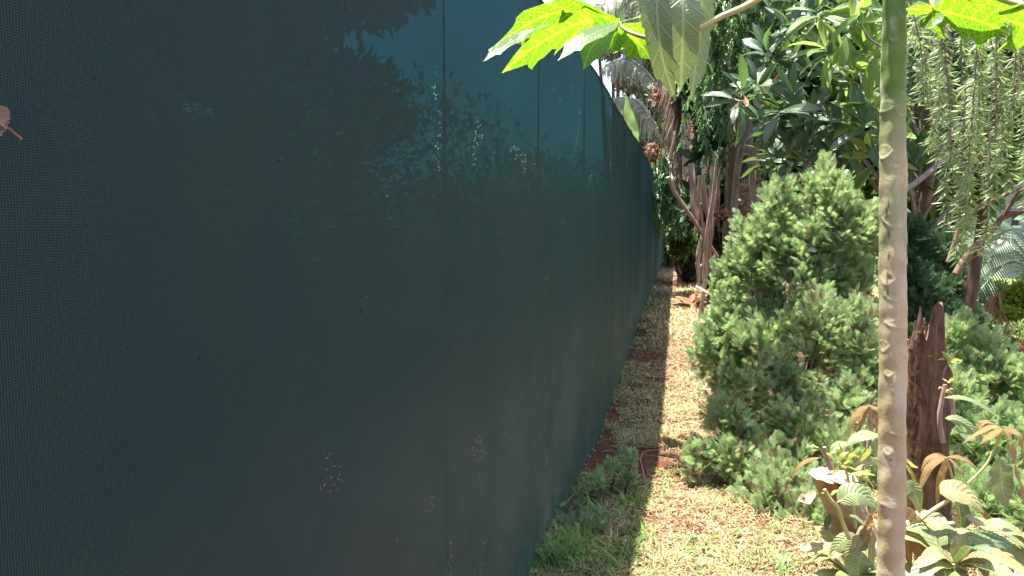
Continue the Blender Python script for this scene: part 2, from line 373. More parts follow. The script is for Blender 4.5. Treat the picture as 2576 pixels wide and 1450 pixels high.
def blades(mb, P, L, w, tilt, az, bend, mi=0):
    n = len(P); d = np.stack([np.cos(az), np.sin(az), 0*az], -1); s = np.stack([-np.sin(az), np.cos(az), 0*az], -1)
    t = np.array([0, .35, .7, 1.]); W_ = np.array([.8, 1, .7, .06])
    ang = tilt[:, None]-bend[:, None]*t[None]; seg = np.diff(t)
    hx = np.concatenate([np.zeros((n, 1)), np.cumsum(np.cos(ang[:, :-1])*seg, 1)], 1); hz = np.concatenate([np.zeros((n, 1)), np.cumsum(np.sin(ang[:, :-1])*seg, 1)], 1)
    C0 = P[:, None]+d[:, None]*(hx*L[:, None])[..., None]; C0[..., 2] += hz*L[:, None]
    C0[..., 2] = np.maximum(C0[..., 2], P[:, None, 2]+.002)
    S = s[:, None]*(W_[None]*w[:, None]*.5)[..., None]; S = np.repeat(S, 1, 1)
    V = np.stack([C0-S, C0+S], 2).reshape(n*8, 3)
    f = np.array([[0, 1, 3, 2], [2, 3, 5, 4], [4, 5, 7, 6]]); Fa = (f[None]+(np.arange(n)*8)[:, None, None]).reshape(-1, 4)
    uv = np.tile(np.stack([np.repeat(t, 2), np.tile([0, 1], 4)], -1), (n, 1)); mb.add(V, Fa, uv, mi)
mb = MB()
for (n, y0, y1, xm, Ls_, ws) in [(80000, 2.3, 5.2, 3.0, (.02, .065), (.0018, .0046)), (66000, 4.8, 10, 5.0, (.03, .08), (.004, .009)), (45000, 9, 26, 7.2, (.06, .16), (.010, .026))]:
    P = ground_pts(n, y0, y1, xm); dens = .62+.38*snoise(P[:, 0]*3, P[:, 1]*3, 5)
    dens = np.clip(.85+.9*snoise(P[:, 0]*2.6, P[:, 1]*2.6, 5)+.5*snoise(P[:, 0]*9, P[:, 1]*9, 1), .62, 1)
    keep = (~is_bare(P) | (rng.uniform(size=len(P)) < .04)) & (rng.uniform(size=len(P)) < dens) & (P[:, 0] > fx(P[:, 1])-.02)
    P = P[keep]; n = len(P); P[:, 2] += rng.uniform(0, .018, n)
    blades(mb, P, rng.uniform(*Ls_, n), rng.uniform(*ws, n), rng.normal(.12, .38, n), rng.uniform(0, 6.28, n), rng.normal(.1, .7, n))
tag(mb.build('dry_straw', M['straw']), 'pale dry cut grass scattered over the red soil path beside the net fence', 'dry grass', kind='stuff')
mb = MB()
def tuft(c, n, L, spread, w=.005, up=1.0):
    P = np.array(c)[None]+np.concatenate([rng.normal(0, spread, (n, 2)), np.zeros((n, 1))], 1); P[:, 2] = gz(P[:, 1])
    P = P[P[:, 0] > fx(P[:, 1])+.01]; n = len(P)
    blades(mb, P, rng.uniform(.5, 1.2, n)*L, rng.uniform(.6, 1.3, n)*w, rng.uniform(.35, 1.35, n)*up, rng.uniform(0, 6.28, n), rng.uniform(.3, 1.7, n))
for (x, y, n, L, s_) in [(1420, 1395, 70, .16, .05), (1385, 1430, 60, .17, .04), (1470, 1420, 60, .15, .06), (1570, 1390, 55, .14, .07), (1610, 1340, 35, .12, .04), (1540, 1330, 60, .1, .08), (1480, 1330, 70, .1, .08),
                    (1600, 1265, 40, .12, .04), (1520, 1240, 40, .08, .06), (1470, 1235, 50, .08, .05), (1660, 1195, 20, .08, .04), (1570, 1215, 30, .08, .05), (1620, 1225, 30, .07, .05), (1560, 1000, 50, .09, .09), (1590, 965, 50, .1, .1),
                    (1545, 985, 30, .1, .06), (1600, 1090, 22, .08, .08), (1700, 1000, 16, .08, .1), (1640, 790, 90, .1, .25), (1680, 760, 90, .1, .3), (1720, 790, 60, .08, .2), (1640, 818, 60, .08, .14), (1600, 865, 40, .08, .12),
                    (1720, 1195, 22, .12, .03), (1800, 1300, 26, .07, .1), (2050, 1330, 40, .08, .09), (1960, 1350, 60, .08, .1), (1900, 1430, 50, .09, .1), (1780, 1400, 22, .08, .1), (2080, 1430, 50, .1, .08), (1690, 1430, 14, .1, .05), (1850, 1250, 40, .08, .15), (2150, 1430, 40, .1, .1)]:
    tuft(gp(x, y), n, L, s_)
for (x, y, n_, L_) in [(1400, 1420, 26, .2), (1440, 1400, 18, .18), (1560, 1400, 16, .16), (1620, 1360, 10, .14), (1590, 1275, 12, .14), (1500, 1300, 14, .13), (1700, 1210, 8, .12), (1760, 1440, 8, .16), (1540, 1440, 12, .18), (1480, 1245, 12, .12), (1960, 1440, 10, .16)]:
    tuft(gp(x, y), n_, L_, .03, .011)
P = np.vstack([ground_pts(11000, 2.5, 14, 5.0), ground_pts(26000, 2.5, 16, 5.0)]); P = P[(np.arange(len(P)) < 11000) | (P[:, 0] < fx(P[:, 1])+.55)]; P = P[~is_bare(P) & (snoise(P[:, 0]*2.2, P[:, 1]*2.2, 3) > -.1)]; n = len(P)
blades(mb, P, rng.uniform(.03, .08, n), rng.uniform(.002, .005, n), rng.uniform(.2, 1.3, n), rng.uniform(0, 6.28, n), rng.uniform(.2, 1.5, n))
WL = leaf_t(4, 3, .55, 'lance', .3, .2)
P = ground_pts(9000, 2.5, 9, 4.0); P = P[~is_bare(P) & ((snoise(P[:, 0]*2.8, P[:, 1]*2.8, 8) > .25) | (P[:, 0] < fx(P[:, 1])+.16))]; n = len(P); P[:, 2] += rng.uniform(.005, .05, n)
inst(mb, WL, P, np.stack([rng.normal(0, 1, n), rng.normal(0, 1, n), rng.uniform(-.1, .6, n)], -1), rng.normal(0, .3, (n, 3))+[0, 0, 1], rng.uniform(.015, .04, n))
tag(mb.build('green_grass', M['grass']), 'green grass blades growing through the dry straw along the path', 'grass', kind='stuff')

def leafpx(mb, pts, wpx, Y, nh=None, fold=.25, n=9, kind='lance', wave=0., mi=0, curl=0., na=5, wfreq=20.):
    "leaf whose midrib passes through the given photo positions (x, y[, extra depth])"
    P = bez([px(p[0], p[1], Y+(p[2] if len(p) > 2 else 0)) for p in pts], n)
    if nh is None: nh = (rng.normal(0, .3), -.9, .75)
    strip(mb, P, prof(n, kind)*wpx/F*Y, nh, na, fold, wave, wfreq, mi, curl)

# ------------------------------------------------------------------ papaya tree, close on the right
g = NT('papaya stem'); P0 = g.pos()
sz = g.n('SeparateXYZ', {0: P0}).outputs[2]
n1 = g.noise(9, g.pos(1, 1, .35), 4, .6); n2 = g.noise(70, P0, 4, .7)
c = g.ramp(n1, [(.3, (.42, .35, .17)), (.5, (.51, .43, .25)), (.7, (.58, .51, .36))])
grn = g.math('MULTIPLY', g.mrange(g.noise(12, g.pos(1.1, 1.1, .45), 3, .55), .40, .50), g.mrange(sz, 1.55, 1.83))
grn = g.math('MAXIMUM', grn, g.math('MULTIPLY', g.mrange(n1, .52, .60, 0, .45), g.mrange(sz, 1.0, 1.3)))
c = g.mix(grn, c, (.13, .22, .05))
c = g.mix(g.mrange(g.math('ADD', g.noise(16, g.pos(1, 1, .6), 2), g.mrange(sz, .3, 1.2, .12, 0)), .60, .70, 0, .6), c, (.56, .52, .38))
c = g.mix(g.mrange(n2, .58, .72, 0, .4), c, (.20, .13, .08))
at = g.n('Attribute', attribute_name='scar').outputs['Fac']
c = g.mix(g.math('MULTIPLY', at, .7), c, (.58, .53, .40))
at2 = g.n('Attribute', attribute_name='spot').outputs['Fac']
c = g.mix(at2, c, (.12, .08, .055))
b = g.n('Bump', {'Strength': .4, 'Distance': .003, 'Height': n2})
M['pap'] = g.surf(g.n('BsdfPrincipled', {'Base Color': c, 'Roughness': .62, 'Specular IOR Level': .3, 'Normal': b.outputs[0]}))
pt = thing('papaya_tree', 'slender papaya tree with a bare scarred trunk close to the camera, big lobed leaves above', 'tree', gp(2240, 1900))
ax = bez([px(2248, -520, 2.12), px(2249, 0, 2.11), px(2246, 400, 2.10), px(2246, 900, 2.08), px(2241, 1450, 2.06), px(2238, 2050, 2.05)], 760)
tt = np.linspace(0, 1, 760); pyv = pixof(ax)[1]
rad = np.interp(pyv, [-520, 0, 250, 420, 900, 1450, 2050], [.027, .0300, .0325, .0350, .0362, .0372, .042])
th = np.linspace(0, 2*np.pi, 128, endpoint=False); disp = np.zeros((760, 128)); sc_ = disp.copy(); sd = disp.copy()
# theta: direction of the surface point; -Y (towards camera) is theta = -pi/2
def scar(y, xo, w, h, s=1.):
    th0 = -math.pi/2+xo
    w = w*rng.uniform(.9, 2.0); s = s*rng.uniform(.45, 1.05); h = h*rng.uniform(.6, 1.3); a = (th[None]-th0+np.pi) % (2*np.pi)-np.pi; z = ax[:, 2][:, None]; z0 = px(2245, y, 2.07)[2]
    e = (a/w); arch = z0-h*.55*(1-e**2)        # a U: lower edge
    ins = np.exp(-(np.maximum(0, np.abs(e)-.85)*5)**2)
    up = z0+h*.45*(1-e**2)
    lo = np.exp(-((z-arch)/.0045)**2)*ins; hi = np.exp(-((z-up)/.003)**2)*ins
    core = 1/(1+np.exp(-(z-arch)/.002))*1/(1+np.exp((z-up)/.002))*np.exp(-np.maximum(0, np.abs(e)-.9)**2*60)
    disp[:] += s*(.0017*lo+.0006*hi+.0008*core); sc_[:] = np.maximum(sc_, s*(.35*lo+.10*core)); sd[:] = np.maximum(sd, .12*np.exp(-((z-z0-.006)/.002)**2-(a/.3)**2)*s)
for q in [(88, -.5, .45, .030), (110, 1.1, .5, .03), (275, .25, .6, .036), (265, -1.3, .6, .03), (380, -1.2, .5, .03), (432, 1.2, .55, .03), (420, -.3, .3, .01, .4), (552, -.2, .7, .034), (600, 1.5, .5, .03), (652, .65, .42, .034),
          (700, -.9, .5, .028), (742, -.35, .6, .03, .7), (812, .1, .8, .026), (870, -1.3, .5, .03), (885, 1.1, .55, .028), (938, -.8, .3, .018), (980, .15, .5, .012, .5), (1084, .4, .7, .016, .7), (1130, -.8, .3, .02, .8), (1160, 1.3, .4, .02, .6),
          (1262, -.3, .5, .014, .8), (1320, 1.3, .5, .02, .6), (1405, .8, .4, .014, .5), (30, .9, .5, .03), (-80, -.4, .5, .03), (170, 1.5, .5, .03)]:
    scar(*q)
for (y, xo, w, h_) in [(650, -.75, .10, .012), (700, -.85, .07, .02), (700, -.7, .12, .006), (590, -.8, .07, .01), (520, -.75, .05, .014), (735, -.85, .05, .01), (840, .9, .06, .004), (835, .75, .03, .004), (645, .8, .1, .004), (540, -.9, .06, .016), (1395, .9, .04, .003), (1150, -.6, .12, .003)]:
    a = (th[None]+np.pi/2-xo+np.pi) % (2*np.pi)-np.pi; z0 = px(2245, y-160 if False else y, 2.07)[2]; q = np.exp(-(a/w)**2-((ax[:, 2][:, None]-z0)/h_)**2)
    sd = np.maximum(sd, q); disp -= .0018*q
disp += .0006*np.sin(ax[:, 2][:, None]*21+.6*np.sin(th[None]*2))
disp += .0009*np.sin(3*th[None]+ax[:, 2][:, None]*14)+.0007*np.sin(5*th[None]-ax[:, 2][:, None]*33)+.0006*np.sin(ax[:, 2][:, None]*90+1.5*np.sin(th[None]))
r = rad[:, None]+disp
V = ax[:, None]+np.stack([np.cos(th)[None]*r, np.sin(th)[None]*r, np.zeros_like(r)], -1)
mb = MB(); mb.add(V.reshape(-1, 3), grid_faces(760, 128, True)[:, ::-1]); tr = mb.build('trunk', M['pap'], pt)
for nm, arr in (('scar', sc_), ('spot', sd)):
    tr.data.attributes.new(nm, 'FLOAT', 'POINT').data.foreach_set('value', np.clip(arr, 0, 1).astype('f').ravel())
def papleaf(name, c1, c2, veinc, tc, tv, tf, rough, vs):
    g = NT(name); sp = g.n('SeparateXYZ', {0: g.n('UVMap').outputs[0]}); u = g.math('FRACT', sp.outputs[0]); av = g.math('ABSOLUTE', g.math('SUBTRACT', sp.outputs[1], .5))
    P_ = g.pos()
    vo = g.n('TexVoronoi', {'Vector': P_, 'Scale': 75.}, feature='DISTANCE_TO_EDGE').outputs[0]
    fine = g.math('MULTIPLY', g.mrange(vo, .02, .10, 1, 0), vs)
    ph = g.math('SUBTRACT', g.math('FRACT', g.math('MULTIPLY', g.math('SUBTRACT', u, g.math('MULTIPLY', av, .55)), 7.)), .5)
    side = g.math('MULTIPLY', g.mrange(g.math('ABSOLUTE', ph), .03, .07, 1, 0), .85)
    mid = g.mrange(av, .012, .028, 1, 0); v = g.math('MAXIMUM', fine, g.math('MAXIMUM', side, mid))
    base = g.mix(g.mrange(g.noise(7, P_, 3), .35, .65), c1, c2)
    colr = g.mix(g.math('MULTIPLY', v, .7), base, veinc)
    b = g.n('Bump', {'Strength': .7, 'Distance': .004, 'Height': v})
    p = g.n('BsdfPrincipled', {'Base Color': colr, 'Roughness': rough, 'Specular IOR Level': .6, 'Normal': b.outputs[0]})
    return g.surf(g.n('MixShader', {0: tf, 1: p, 2: g.n('BsdfTranslucent', {0: g.mix(v, tc, tv)})}))
M['papleaf'] = papleaf('papaya leaf', (.08, .17, .035), (.11, .21, .045), (.24, .32, .10), (.13, .36, .006), (.42, .60, .03), .5, .34, .6)
M['papunder'] = papleaf('papaya leaf underside', (.14, .21, .09), (.18, .26, .12), (.36, .40, .22), (.22, .36, .06), (.45, .5, .15), .22, .5, .3)
g = NT('leaf rib'); M['rib'] = g.surf(g.n('MixShader', {0: .4, 1: g.n('BsdfPrincipled', {'Base Color': (.50, .55, .20), 'Roughness': .4}), 2: g.n('BsdfTranslucent', {0: (.75, .75, .15)})}))
g = NT('petiole'); M['petiole'] = g.surf(g.n('BsdfPrincipled', {'Base Color': g.mix(g.noise(5, g.pos(6, 6, 6)), (.34, .36, .11), (.46, .44, .22)), 'Roughness': .4}))
HALF = [(0, .08), (.12, .16), (.22, .27), (.33, .37), (.44, .47), (.46, .36), (.50, .31), (.58, .33), (.66, .36), (.75, .38), (.76, .28), (.80, .20), (.87, .12), (.95, .04), (1.0, .0)]
HALF2 = [(0, .06), (.10, .12), (.25, .22), (.40, .27), (.50, .33), (.53, .26), (.62, .24), (.73, .22), (.80, .25), (.82, .16), (.91, .08), (1.0, .0)]
def lobe(mbl, mbv, pts, w, Y, nh, half=HALF, fold=.15, wv=.12, vr=.0016, mi=0, seed=0, geo=False):
    "one papaya lobe: toothed outline triangulated, then bent along its spine; w = half-width factor as fraction of length"
    r = np.random.default_rng(seed+int(pts[0][0]+pts[-1][0]))
    sp = bez([px(p[0], p[1], Y+(p[2] if len(p) > 2 else 0)) for p in pts], 40)
    L = np.concatenate([[0], np.cumsum(np.linalg.norm(np.diff(sp, axis=0), axis=1))]); LL = L[-1]
    wl = w/F*Y*2/LL                                    # max half width relative to length
    top = [(s, a/.47*wl*r.uniform(.85, 1.1)) for s, a in half]; bot = [(s+r.uniform(-.02, .02)*(0 < s < 1), -a/.47*wl*r.uniform(.85, 1.1)) for s, a in half]
    def dens(pl):
        o = []
        for a, b_ in zip(pl[:-1], pl[1:]):
            m = max(1, int(math.dist(a, b_)/.045))
            for q in range(m): o.append((a[0]+(b_[0]-a[0])*q/m, a[1]+(b_[1]-a[1])*q/m))
        return o
    ring = dens(top+bot[::-1][1:]+[top[0]])[:-1] if False else dens(top+bot[-2::-1])+[bot[0]]
    n = len(ring); pts2 = [Vector(q) for q in ring]; inner = []
    for s in np.arange(.02, .99, .035):
        for a in np.arange(-.6, .6, .035): inner.append(Vector((s+r.uniform(-.006, .006), a+r.uniform(-.006, .006))))
        inner.append(Vector((s, 0.0)))
    rs = geometry.delaunay_2d_cdt(pts2+inner, [], [list(range(n))], 1, 1e-5)
    v2 = np.array([(q.x, q.y) for q in rs[0]]); tri = np.array([f for f in rs[2] if len(f) == 3])
    def m3(q, lift=0.):
        s = np.clip(q[:, 0], 0, 1)*LL; C = np.stack([np.interp(s, L, sp[:, k]) for k in range(3)], -1)
        T = unit(np.stack([np.interp(s, L, np.gradient(sp[:, k], L)) for k in range(3)], -1)); C += T*((q[:, 0]-np.clip(q[:, 0], 0, 1))*LL)[:, None]
        S = unit(np.cross(np.asarray(nh, float)[None], T)); N = np.cross(T, S); a = q[:, 1]*LL
        z = fold*np.abs(a)+wv*.05*LL*np.sin(q[:, 0]*19+np.sign(q[:, 1])*1.3+seed)*np.abs(q[:, 1])/max(wl, .05)+lift
        return C+S*a[:, None]+N*z[:, None]
    mbl.add(m3(v2), tri, np.stack([v2[:, 0]+int(seed % 20), v2[:, 1]/wl*.4+.5], -1), mi)
    if not geo: return
    sgs = [(-1, 1)][0]
    mid = np.stack([np.linspace(0, .97, 24), np.zeros(24)], -1)
    for lf in (.0012, -.0012):
        tube(mbv, m3(mid, lf), [vr*1.5, vr*1.1, vr*.4], 5, cap=False)
        for sg in (-1, 1):
            for (s0, s1, a1) in [(.08, .24, .10), (.16, .41, .42), (.30, .40, .17), (.42, .67, .36), (.52, .66, .18), (.66, .80, .10), (.78, .88, .06)]:
                q = np.stack([np.linspace(s0, s1, 8), sg*np.linspace(0, 1, 8)**.85*a1/.47*wl*.82], -1); tube(mbv, m3(q, lf), [vr*.8, vr*.3], 4, cap=False)
# leaf seen from below, glowing, left
la = MB(); lv = MB(); ls = MB()
nA = (.1, .45, .9)
lobe(la, lv, [(1556, 56), (1465, 57, -.02), (1398, 86, -.06), (1321, 134, -.10), (1262, 185, -.1)], 40, 2.15, nA, fold=-.12)
lobe(la, lv, [(1550, 50, .05), (1470, 32, .12), (1382, 36, .16), (1300, 78, .16), (1243, 116, .1)], 27, 2.15, (.1, .7, .8), fold=-.1, seed=1)
lobe(la, lv, [(1380, 62, .05), (1320, 88, .05), (1262, 120, .0), (1214, 157, -.04)], 17, 2.15, (.2, -.5, .9), HALF2, seed=2)
lobe(la, lv, [(1552, 50, .02), (1500, 34, .1), (1467, 28, .16), (1424, -1, .2)], 22, 2.15, (-.1, .5, .8), seed=3)
lobe(la, lv, [(1520, 62, .0), (1450, 45, .1), (1425, 38, .15), (1390, 17, .2)], 17, 2.15, (.1, .5, .9), HALF2, seed=4)
lobe(la, lv, [(1556, 60, -.04), (1500, 82, -.12), (1450, 112, -.16), (1403, 153, -.18)], 24, 2.05, (-.12, -.66, .76), HALF2, fold=.06, seed=5)
lobe(la, lv, [(1550, 64, -.02), (1512, 92, -.06), (1485, 126, -.08), (1467, 177, -.08)], 26, 2.15, (-.3, .9, .5), fold=-.1, seed=6)
lobe(la, lv, [(1558, 64, 0), (1550, 95, .02), (1536, 135, .03)], 26, 2.15, (-.1, .9, .4), HALF2, seed=7)
lobe(la, lv, [(1562, 66, .02), (1590, 92, .06), (1612, 112, .08), (1640, 152, .08)], 30, 2.15, (.2, .9, .5), seed=8)
lobe(la, lv, [(1560, 58, .05), (1590, 48, .15), (1620, 42, .2)], 16, 2.15, (.1, .3, .9), HALF2, seed=9)
lobe(la, lv, [(1556, 56, .05), (1562, 38, .14), (1572, 22, .2)], 15, 2.15, (.6, .5, .6), HALF2, seed=10)
lobe(la, lv, [(1500, 60, .1), (1460, 72, .2), (1430, 88, .3)], 12, 2.15, (.1, .3, .9), HALF2, seed=11)
la.build('leaf', M['papleaf'], pt)
mb = MB(); tube(mb, bez([px(1556, 56, 2.15), px(1568, 72, 2.13), px(1600, 88, 2.1), px(1650, 97, 2.08), px(1735, 82, 2.06), px(1815, 42, 2.08), px(1900, 2, 2.1), px(2060, -110, 2.11), px(2240, -300, 2.12)], 50), [.0045, .006, .0085, .011], 10); mb.build('petiole', M['petiole'], pt)
# hanging leaf showing its pale underside
la = MB(); lv = MB()
lobe(la, lv, [(1700, -120, 0), (1660, -60, -.02), (1652, 0, -.04), (1662, 130, -.03), (1700, 258, 0)], 30, 2.0, (-.35, -1, .05), HALF2, vr=.0018, seed=21)
lobe(la, lv, [(1705, -120, .02), (1716, -40, 0), (1718, 60, -.02), (1712, 232, .02)], 40, 2.02, (.05, -1, .1), HALF2, vr=.002, seed=22)
lobe(la, lv, [(1715, -120, .02), (1760, -50, .05), (1762, 60, .06), (1738, 256, .05)], 31, 2.02, (.45, -.9, .05), HALF2, vr=.0016, seed=23)
lobe(la, lv, [(1700, -120, .05), (1640, -90, .08), (1624, -30, .1), (1629, 76, .1)], 18, 2.03, (-.2, -1, .2), HALF2, vr=.0014, seed=24)
lobe(la, lv, [(1720, -120, .05), (1770, -90, .12), (1785, -20, .14), (1766, 120, .12)], 18, 2.03, (.5, -.8, .2), HALF2, vr=.0014, seed=25)
o = la.build('leaf', M['papunder'], pt); o['label'] = 'pale green papaya leaf hanging straight down'; pass
mb = MB(); tube(mb, bez([px(1710, -120, 2.02), px(1760, -230, 2.02), px(1950, -330, 2.08), px(2240, -360, 2.12)], 24), [.006, .010], 8); mb.build('petiole', M['petiole'], pt)
# leaf on the upper right
la = MB(); lv = MB(); nC = (0, .5, .85)
for i, (pp, w_, hf) in enumerate([([(2348, 27), (2310, 24, -.02), (2279, 22, -.03)], 15, HALF2), ([(2348, 27), (2345, 50, -.05), (2352, 74, -.08), (2378, 100, -.1)], 20, HALF2), ([(2348, 27), (2325, 48, -.03), (2312, 72, -.03)], 16, HALF2),
                        ([(2348, 27), (2388, 32, -.03), (2460, 52, -.08), (2540, 84, -.12)], 46, HALF), ([(2348, 26), (2400, 14, .05), (2470, 12, .06), (2570, 30, .02)], 38, HALF), ([(2348, 27), (2380, 0, .1), (2440, -40, .18), (2500, -80, .2)], 34, HALF),
                        ([(2348, 25), (2335, -20, .1), (2320, -70, .16)], 30, HALF), ([(2500, 40, -.05), (2560, 60, -.1), (2640, 100, -.1)], 40, HALF)]):
    lobe(la, lv, pp, w_, 1.95, nC, hf, fold=-.1, seed=30+i)
la.build('leaf', M['papleaf'], pt)
mb = MB(); tube(mb, bez([px(2348, 27, 1.95), px(2340, -10, 1.97), px(2310, -150, 2.03), px(2252, -300, 2.12)], 24), [.005, .009], 8); mb.build('petiole', M['petiole'], pt)
mb = MB(); tube(mb, bez([px(2250, -200, 2.12), px(2400, -60, 1.95), px(2510, -8, 1.85), px(2576, 14, 1.8), px(2700, 50, 1.7)], 24), [.010, .0075], 8); mb.build('petiole', M['petiole'], pt)

# ------------------------------------------------------------------ conifer shrubs
SPR = [spray_t(s) for s in range(4)]
def shrub(name, label, lobes, mat, dens=1.0, size=(.045, .085), group=None, dead=.12, base=None, stems=True):
    L = []
    for (x, y0, y1, hw, Y) in lobes:
        a = px(x, y0, Y); b_ = px(x, y1, Y); L.append((np.array([a[0], Y, (a[2]+b_[2])/2]), hw/F*Y, (a[2]-b_[2])/2))
    c = np.mean([l[0] for l in L], 0) if base is None else np.array(base); c[2] = gz(c[1])
    t = thing(name, label, 'shrub', c, group)
    fo = MB(); de = MB()
    for (q, rx, rz) in L:
        area = 4*math.pi*((rx*rx+2*rx*rz)/3); K = int(dens*area*62)+6; m_ = 30
        u = rdir(K); u[:, 2] = np.where(u[:, 2] < -.5, -u[:, 2], u[:, 2]); rr = rng.uniform(.62, 1.02, K)*(1+.10*np.sin(u[:, 0]*7+q[0]*9)*np.sin(u[:, 2]*6+q[1]*5))
        C_ = q+u*rr[:, None]*np.array([rx, rx, rz]); C_[:, :2] -= u[:, :2]*rx*.28*np.clip(u[:, 2:3], 0, 1)**.7
        A_ = unit(u*[.75, .75, .3]+np.array([0, 0, .85])+rng.normal(0, .22, (K, 3))); PL = rng.uniform(.13, .27, K)*size[1]/.085
        tq = rng.uniform(0, 1, (K, m_))**.8; rd = np.cross(np.repeat(A_[:, None], m_, 1), rng.normal(size=(K, m_, 3))); rd = unit(rd)
        P = (C_[:, None]+A_[:, None]*((tq-.55)*PL[:, None])[..., None]+rd*((.30*(1-tq)+.03)*PL[:, None]*rng.uniform(.3, 1, (K, m_)))[..., None]).reshape(-1, 3)
        d = unit(A_[:, None]*(.55+.7*tq)[..., None]+rd*(.95-.6*tq)[..., None]+rng.normal(0, .12, (K, m_, 3))).reshape(-1, 3); n = len(P)
        nh = unit(rng.normal(0, .6, (n, 3))+np.array([-.1, -.3, .9])); s = rng.uniform(*size, n)*(1.05-.3*tq.ravel()); rr = np.repeat(rr, m_)
        ok = P[:, 2] > gz(P[:, 1])+.01; P, d, nh, s = P[ok], d[ok], nh[ok], s[ok]; n = len(P)
        isd = rng.uniform(size=n) < dead*(1.5-rr[ok]); kk = rng.integers(0, 4, n)
        for k in range(4):
            m = (kk == k) & ~isd
            if m.any(): inst(fo, SPR[k], P[m], d[m], nh[m], s[m])
        if isd.any(): inst(de, SPR[0], P[isd], d[isd], nh[isd], s[isd])
    fo.build('foliage', mat, t, smooth=False)
    if de.n: de.build('dead_twigs', M['cypdead'], t, smooth=False)
    if stems:
        st = MB()
        for (q, rx, rz) in L:
            tube(st, bez([c+[rng.normal(0, .05), rng.normal(0, .05), -.02], (c+q)/2+[rng.normal(0, .06), 0, -.1], q+[0, 0, rz*.5]], 10), [.016, .009, .003], 6)
        st.build('branch', M['bark'], t)
    return t
shrub('conifer_shrub', 'large bright green conifer shrub with twin peaks filling the middle behind the papaya trunk',
      [(1955, 460, 800, 78, 5.4), (2085, 412, 760, 76, 5.3), (2178, 515, 820, 55, 5.2), (2105, 470, 700, 70, 5.2), (1885, 545, 900, 72, 5.5), (2025, 560, 1000, 115, 5.3), (1828, 650, 900, 45, 5.6), (1835, 760, 1050, 70, 5.4), (2135, 640, 1010, 85, 5.4), (1785, 830, 960, 34, 5.3),
       (1925, 800, 1130, 105, 5.2)], M['cyp'], 1.0, base=px(2000, 900, 5.6))
shrub('conifer_shrub', 'low sprawling conifer shrub with sparse yellowish twigs in front of the large twin-peaked one',
      [(2065, 742, 1100, 100, 4.8), (2165, 770, 1150, 62, 4.7), (1945, 900, 1170, 80, 4.8), (1845, 930, 1120, 62, 4.8), (2010, 1000, 1260, 95, 4.4), (1822, 1030, 1120, 42, 4.35), (1855, 1060, 1170, 45, 4.3), (1900, 1090, 1270, 75, 4.2), (1760, 1140, 1205, 36, 4.15), (1830, 1130, 1215, 45, 4.1),
       (2110, 1080, 1300, 80, 4.2), (1980, 1170, 1330, 100, 3.9), (2130, 1160, 1400, 80, 3.9), (2060, 1240, 1370, 90, 3.7), (1900, 1200, 1310, 70, 4.0), (2200, 1250, 1500, 60, 3.7), (2240, 1100, 1420, 60, 4.0), (1950, 1230, 1345, 90, 3.7), (2050, 1280, 1400, 80, 3.6), (2200, 820, 1160, 75, 4.9), (2240, 950, 1220, 70, 4.6), (2150, 950, 1200, 80, 4.5)], M['cyp'], .55, (.045, .085), dead=.34, base=px(2010, 1100, 4.5))
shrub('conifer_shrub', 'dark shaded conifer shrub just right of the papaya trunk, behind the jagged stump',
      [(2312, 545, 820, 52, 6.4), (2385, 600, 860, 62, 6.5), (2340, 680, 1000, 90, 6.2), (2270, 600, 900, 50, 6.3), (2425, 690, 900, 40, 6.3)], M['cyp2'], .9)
shrub('conifer_shrub', 'sunlit conifer shrub at the right edge behind the mango shoots',
      [(2415, 790, 1100, 62, 5.0), (2485, 850, 1200, 78, 4.8), (2565, 900, 1250, 75, 4.7), (2400, 930, 1300, 70, 4.5), (2480, 1040, 1380, 90, 4.3), (2575, 1080, 1400, 85, 4.2), (2650, 950, 1400, 90, 4.4), (2330, 900, 1200, 45, 4.8), (2540, 1200, 1500, 110, 3.8), (2430, 1200, 1480, 90, 3.9), (2330, 1180, 1450, 60, 4.1), (2650, 1200, 1500, 90, 3.7), (2500, 1230, 1420, 90, 3.6), (2590, 1220, 1420, 80, 3.5), (2420, 1250, 1430, 80, 3.7)], M['cyp'], .95, dead=.1)
shrub('conifer_sprig', 'small young conifer sprig standing by itself on the path next to the fence',
      [(1575, 1138, 1162, 14, 4.05), (1588, 1150, 1178, 12, 4.0), (1553, 1165, 1185, 11, 4.0), (1528, 1170, 1195, 15, 3.95), (1582, 1197, 1210, 8, 3.95), (1505, 1195, 1222, 15, 3.85)], M['cyp'], 1.6, (.022, .036), dead=.1, base=gp(1555, 1255))
mb = MB()
for c0 in (gp(1445, 1290), gp(1480, 1340), gp(1440, 1330)):
    n = 12; P = c0+np.stack([rng.normal(0, .05, n), rng.normal(0, .08, n), rng.uniform(.01, .05, n)], -1); P = P[P[:, 0] > fx(P[:, 1])+.02]; n = len(P)
    inst(mb, SPR[1], P, np.stack([rng.normal(0, 1, n), rng.normal(0, 1, n), rng.uniform(.1, .6, n)], -1), rdir(n)+[0, 0, 1.5], rng.uniform(.05, .08, n))
tube(mb, bez([gp(1418, 1345)+[0, 0, .0], gp(1432, 1300)+[0, 0, .06], px(1448, 1268, 3.75)], 10), [.006, .003], 5, mi=1)
tag(mb.build('conifer_seedling', [M['cyp2'], M['barkred']], smooth=False), 'dull green conifer seedling on a reddish stem hugging the foot of the fence', 'seedling')

